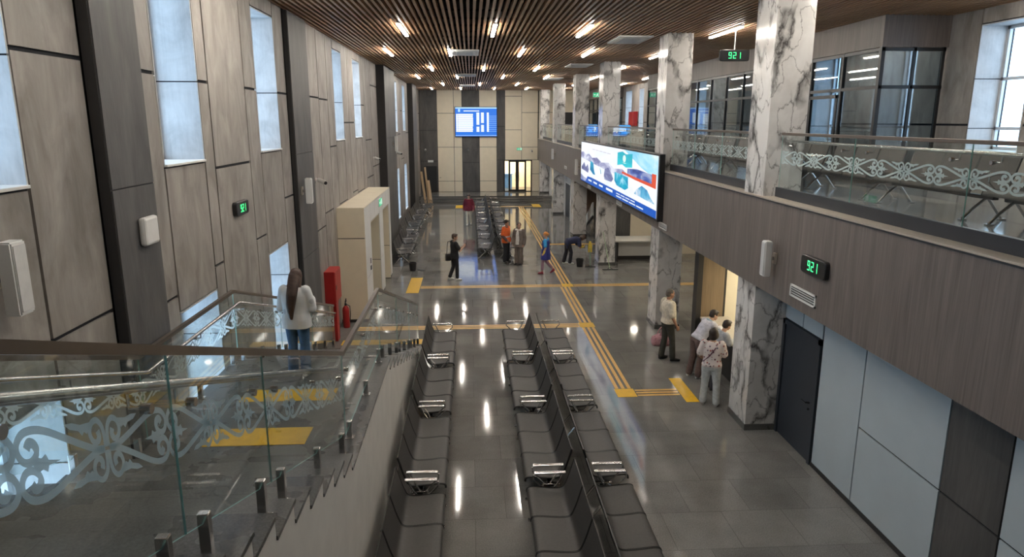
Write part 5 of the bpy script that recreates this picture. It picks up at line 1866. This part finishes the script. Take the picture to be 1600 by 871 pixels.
def bucket(x, y, label, s=1.0):
    t = thing('bucket', label, 'bucket', (x, y, 0), 0, 'black buckets')
    q = MB(); q.lathe([(.115 * s, 0.001), (.15 * s, .29 * s), (.158 * s, .30 * s), (.158 * s, .315 * s), (.143 * s, .315 * s), (.108 * s, .02 * s)], (x, y, 0), 24)
    q.build('pail', 'black', t, smooth=True)
    q = MB(); q.tube([(x + .15 * s * math.cos(a), y - .05 * math.sin(a), .30 * s - .10 * s * math.sin(a) * .4) for a in [PI * i / 10 for i in range(11)]], .006, 6)
    q.build('handle', 'chrome', t, smooth=True)
bucket(4.22, 26.55, 'black bucket on the floor under the stooping cleaner')
bucket(-2.27, 26.2, 'black bucket standing alone on the floor beyond the cream portal')
q = MB(); q.tube([(-1.95, 26.2, .01), (-2.08, 26.24, .012)], .012, 6); q.cbox(-1.98, -1.80, 26.1, 26.3, 0.001, .02, .006)
tag(q.build('floor_rag', bagm), 'dark rag lying beside the lone black bucket', 'rag')
def mop(base, top, label, pole_mat, wiper=True, head_len=.42):
    t = thing('floor_mop', label, 'mop', base)
    b, u = Vector(base), Vector(top)
    q = MB(); q.tube([b + (u - b) * .03, u], .013, 8); q.build('pole', pole_mat, t, smooth=True)
    q = MB(); q.cbox(b.x - head_len / 2, b.x + head_len / 2, b.y - .05, b.y + .05, .001, .035, .01); q.tube([b + Vector((-.1, 0, .03)), b + (u - b) * .06, b + Vector((.1, 0, .03))], .012, 6); q.build('mop_head', 'black', t)
mop((5.30, 25.9, 0), (5.14, 26.70, 1.35), 'mop with pale green pole leaning against the third marble column', plain('pale_green', (.35, .50, .30), .5), head_len=.62)
mop((4.62, 26.45, 0), (4.62, 26.60, 1.0), 'short mop with thin pole beside the bucket of the stooping cleaner', plain('green_pole', (.20, .38, .26), .5))
q = MB()
for i in range(7):
    a = i * .9
    q.tube([(4.62 + .02 * math.cos(a), 26.58 + .03 * math.sin(a), 1.0), (4.62 + .06 * math.cos(a), 26.56 + .06 * math.sin(a), .82), (4.62 + .07 * math.cos(a + .5), 26.55 + .07 * math.sin(a + .5), .58)], [.016, .022, .014], 6)
tag(q.build('cleaning_cloth', yel), 'yellow cloth hanging over the short mop by the stooping cleaner', 'cloth')

# 8 man with a pink bag
F = Figure(1.76, head=(-6, -6), belly=.05, width=1.06, arms={'elL': (-.26, .0, 1.08), 'wrL': (-.27, .08, .84), 'elR': (.26, -.02, 1.08), 'wrR': (.24, .10, .86)},
           legs={'ankL': (-.10, -.08, .085), 'toeL': (-.13, .06, .03), 'kneeL': (-.10, -.01, .49), 'ankR': (.11, .10, .085), 'toeR': (.16, .24, .03), 'kneeR': (.10, .08, .49)})
olive = cloth('olive_trousers', (.055, .052, .042))
p8 = person('man in cream short sleeved shirt and dark trousers carrying a pink bag', (4.62, 15.6, 0), -78, F,
    [('shirt', cloth('cream_shirt', (.72, .64, .52)), shirt(F, .024, -.03, .49, 'short', .008, .80), .012),
     ('shirt>collar', cloth('cream_collar', (.76, .68, .57)), lambda g: g.tube([F.neck + F.up * .005 + (F.rt * math.cos(a) * .068 + F.fr * math.sin(a) * .062) for a in [PI * .62 + i * PI * 1.76 / 14 for i in range(15)]], .018, 8), .009),
     ('trousers', olive, trousers(F, .016, .035, .97, .056), .012),
     ('belt', SHOE_B, belt(F, .02, .026), .010)] + shoe_pair(F, SHOE_B), 'cropped', HAIR_G, SKIN2,
    hands={'L': dict(curl=62)})
t = thing('holdall_bag', 'pink patterned holdall carried low by the man in cream shirt', 'bag', at(p8, F, (-.30, .06, .38)), R(-78))
pinkb = spotted('pink_print', (.50, .27, .30), [(.62, .42, .44), (.36, .15, .20), (.55, .33, .40)], 14, .30)
q = MB()
loft(q, [(Vector((0, y, zc)), Vector((1, 0, 0)), Vector((0, 0, 1)), a, b_) for y, a, b_, zc in ((-.30, .05, .06, 0), (-.27, .10, .12, .0), (-.12, .14, .16, 0.01), (.05, .14, .165, .0), (.22, .12, .145, -.01), (.29, .06, .08, -.01))], 18)
v3, f3 = remeshed(q, .014, 3)
link_mesh('bag_body', v3, f3, pinkb, t)
for sx in (-1, 1):
    q = MB(); q.tube([(sx * .07, -.13, .13), (sx * .05, -.08, .27), (sx * .012, 0, .37), (sx * .05, .08, .27), (sx * .07, .13, .12)], .014, 8)
    link_mesh('handle', q.v, q.f, pinkb, t)

# 9 woman in pale blouse leaning on the ticket counter
F = Figure(1.64, lean=38, twist=-4, head=(18, -12), legs={'pel': (0, -.05, .93), 'hipL': (-.09, -.05, .90), 'hipR': (.09, -.05, .90), 'kneeL': (-.11, -.08, .49), 'ankL': (-.12, -.16, .085), 'toeL': (-.14, -.01, .03), 'kneeR': (.10, -.02, .49), 'ankR': (.11, -.08, .085), 'toeR': (.13, .07, .03)},
           arms={'elL': (-.22, .34, 1.125), 'wrL': (-.02, .46, 1.13), 'elR': (.22, .34, 1.125), 'wrR': (.04, .50, 1.13)}, width=1.05)
person('woman in pale lilac blouse and brown trousers leaning on the ticket counter', (5.02, 14.45, 0), -72, F,
    [('blouse', cloth('pale_blouse', (.58, .58, .66)), shirt(F, .028, -.05, .49, 'long', .01, .96, .036), .012),
     ('blouse>collar', cloth('blue_collar', (.34, .47, .56)), lambda g: g.tube([F.neck + F.up * -.01 + (F.rt * math.cos(a) * .085 + F.fr * math.sin(a) * .075) for a in [2 * PI * i / 14 for i in range(14)]], .026, 8, True), .010),
     ('trousers', cloth('mauve_trousers', (.135, .09, .085)), trousers(F, .026, .03, .98, .052, .105), .012)] + shoe_pair(F, SHOE_W), 'short', HAIR_D)
# 10 dark haired person at the counter, mostly hidden
F = Figure(1.58, lean=30, head=(14, 10), arms={'elL': (-.22, .28, 1.13), 'wrL': (-.04, .40, 1.135), 'elR': (.22, .28, 1.13), 'wrR': (.04, .42, 1.135)})
person('dark haired person in grey top at the ticket counter behind the marble column', (5.06, 13.72, 0), -80, F,
    [('top', cloth('grey_top', (.36, .38, .42)), shirt(F, .024, -.10, .49, 'long', .014, .96, .036), .012),
     ('trousers', cloth('dark_slacks', (.05, .05, .06)), trousers(F, .016, .04, .97, .055), .012)] + shoe_pair(F, SHOE_B), 'short', HAIR_D)
# 11 woman in floral shirt and white trousers, from behind
F = Figure(1.60, lean=5, head=(6, -14), arms={'elL': (-.27, .02, 1.10), 'wrL': (-.20, .18, .98), 'elR': (.25, .06, 1.10), 'wrR': (.13, .26, 1.06)},
           legs={'ankL': (-.14, .02, .085), 'ankR': (.14, -.04, .085), 'kneeL': (-.12, .03, .49), 'kneeR': (.12, .0, .49), 'toeL': (-.16, .17, .03), 'toeR': (.17, .11, .03)}, width=1.06)
white = cloth('white_trousers', (.56, .58, .58))
person('woman in floral t-shirt and white trousers beside the nearest marble column', (4.74, 12.86, 0), -22, F,
    [('t_shirt', spotted('floral_shirt', (.70, .62, .60), [(.08, .07, .10), (.42, .12, .10), (.12, .13, .18), (.45, .30, .28)], 17, .28), shirt(F, .026, -.06, .485, 'half', .012, .80), .012),
     ('trousers', white, trousers(F, .024, .06, .98, .052, .10), .012),
     ('bag_strap', plain('maroon_strap', (.12, .03, .06), .6), lambda g: g.tube([F.neck + F.rt * .10 - F.up * .06 - F.fr * .02, F.pel + F.up * .36 + F.rt * .05 - F.fr * .150, F.pel + F.up * .20 - F.rt * .05 - F.fr * .145, F.pel + F.up * .06 - F.rt * .17 - F.fr * .07, F.pel + F.up * .06 - F.rt * .19 + F.fr * .06, F.pel + F.up * .22 + F.fr * .16, F.pel + F.up * .38 + F.rt * .08 + F.fr * .145], .011, 6, True), 0)]
    + shoe_pair(F, SHOE_G), 'bob', HAIR_D)
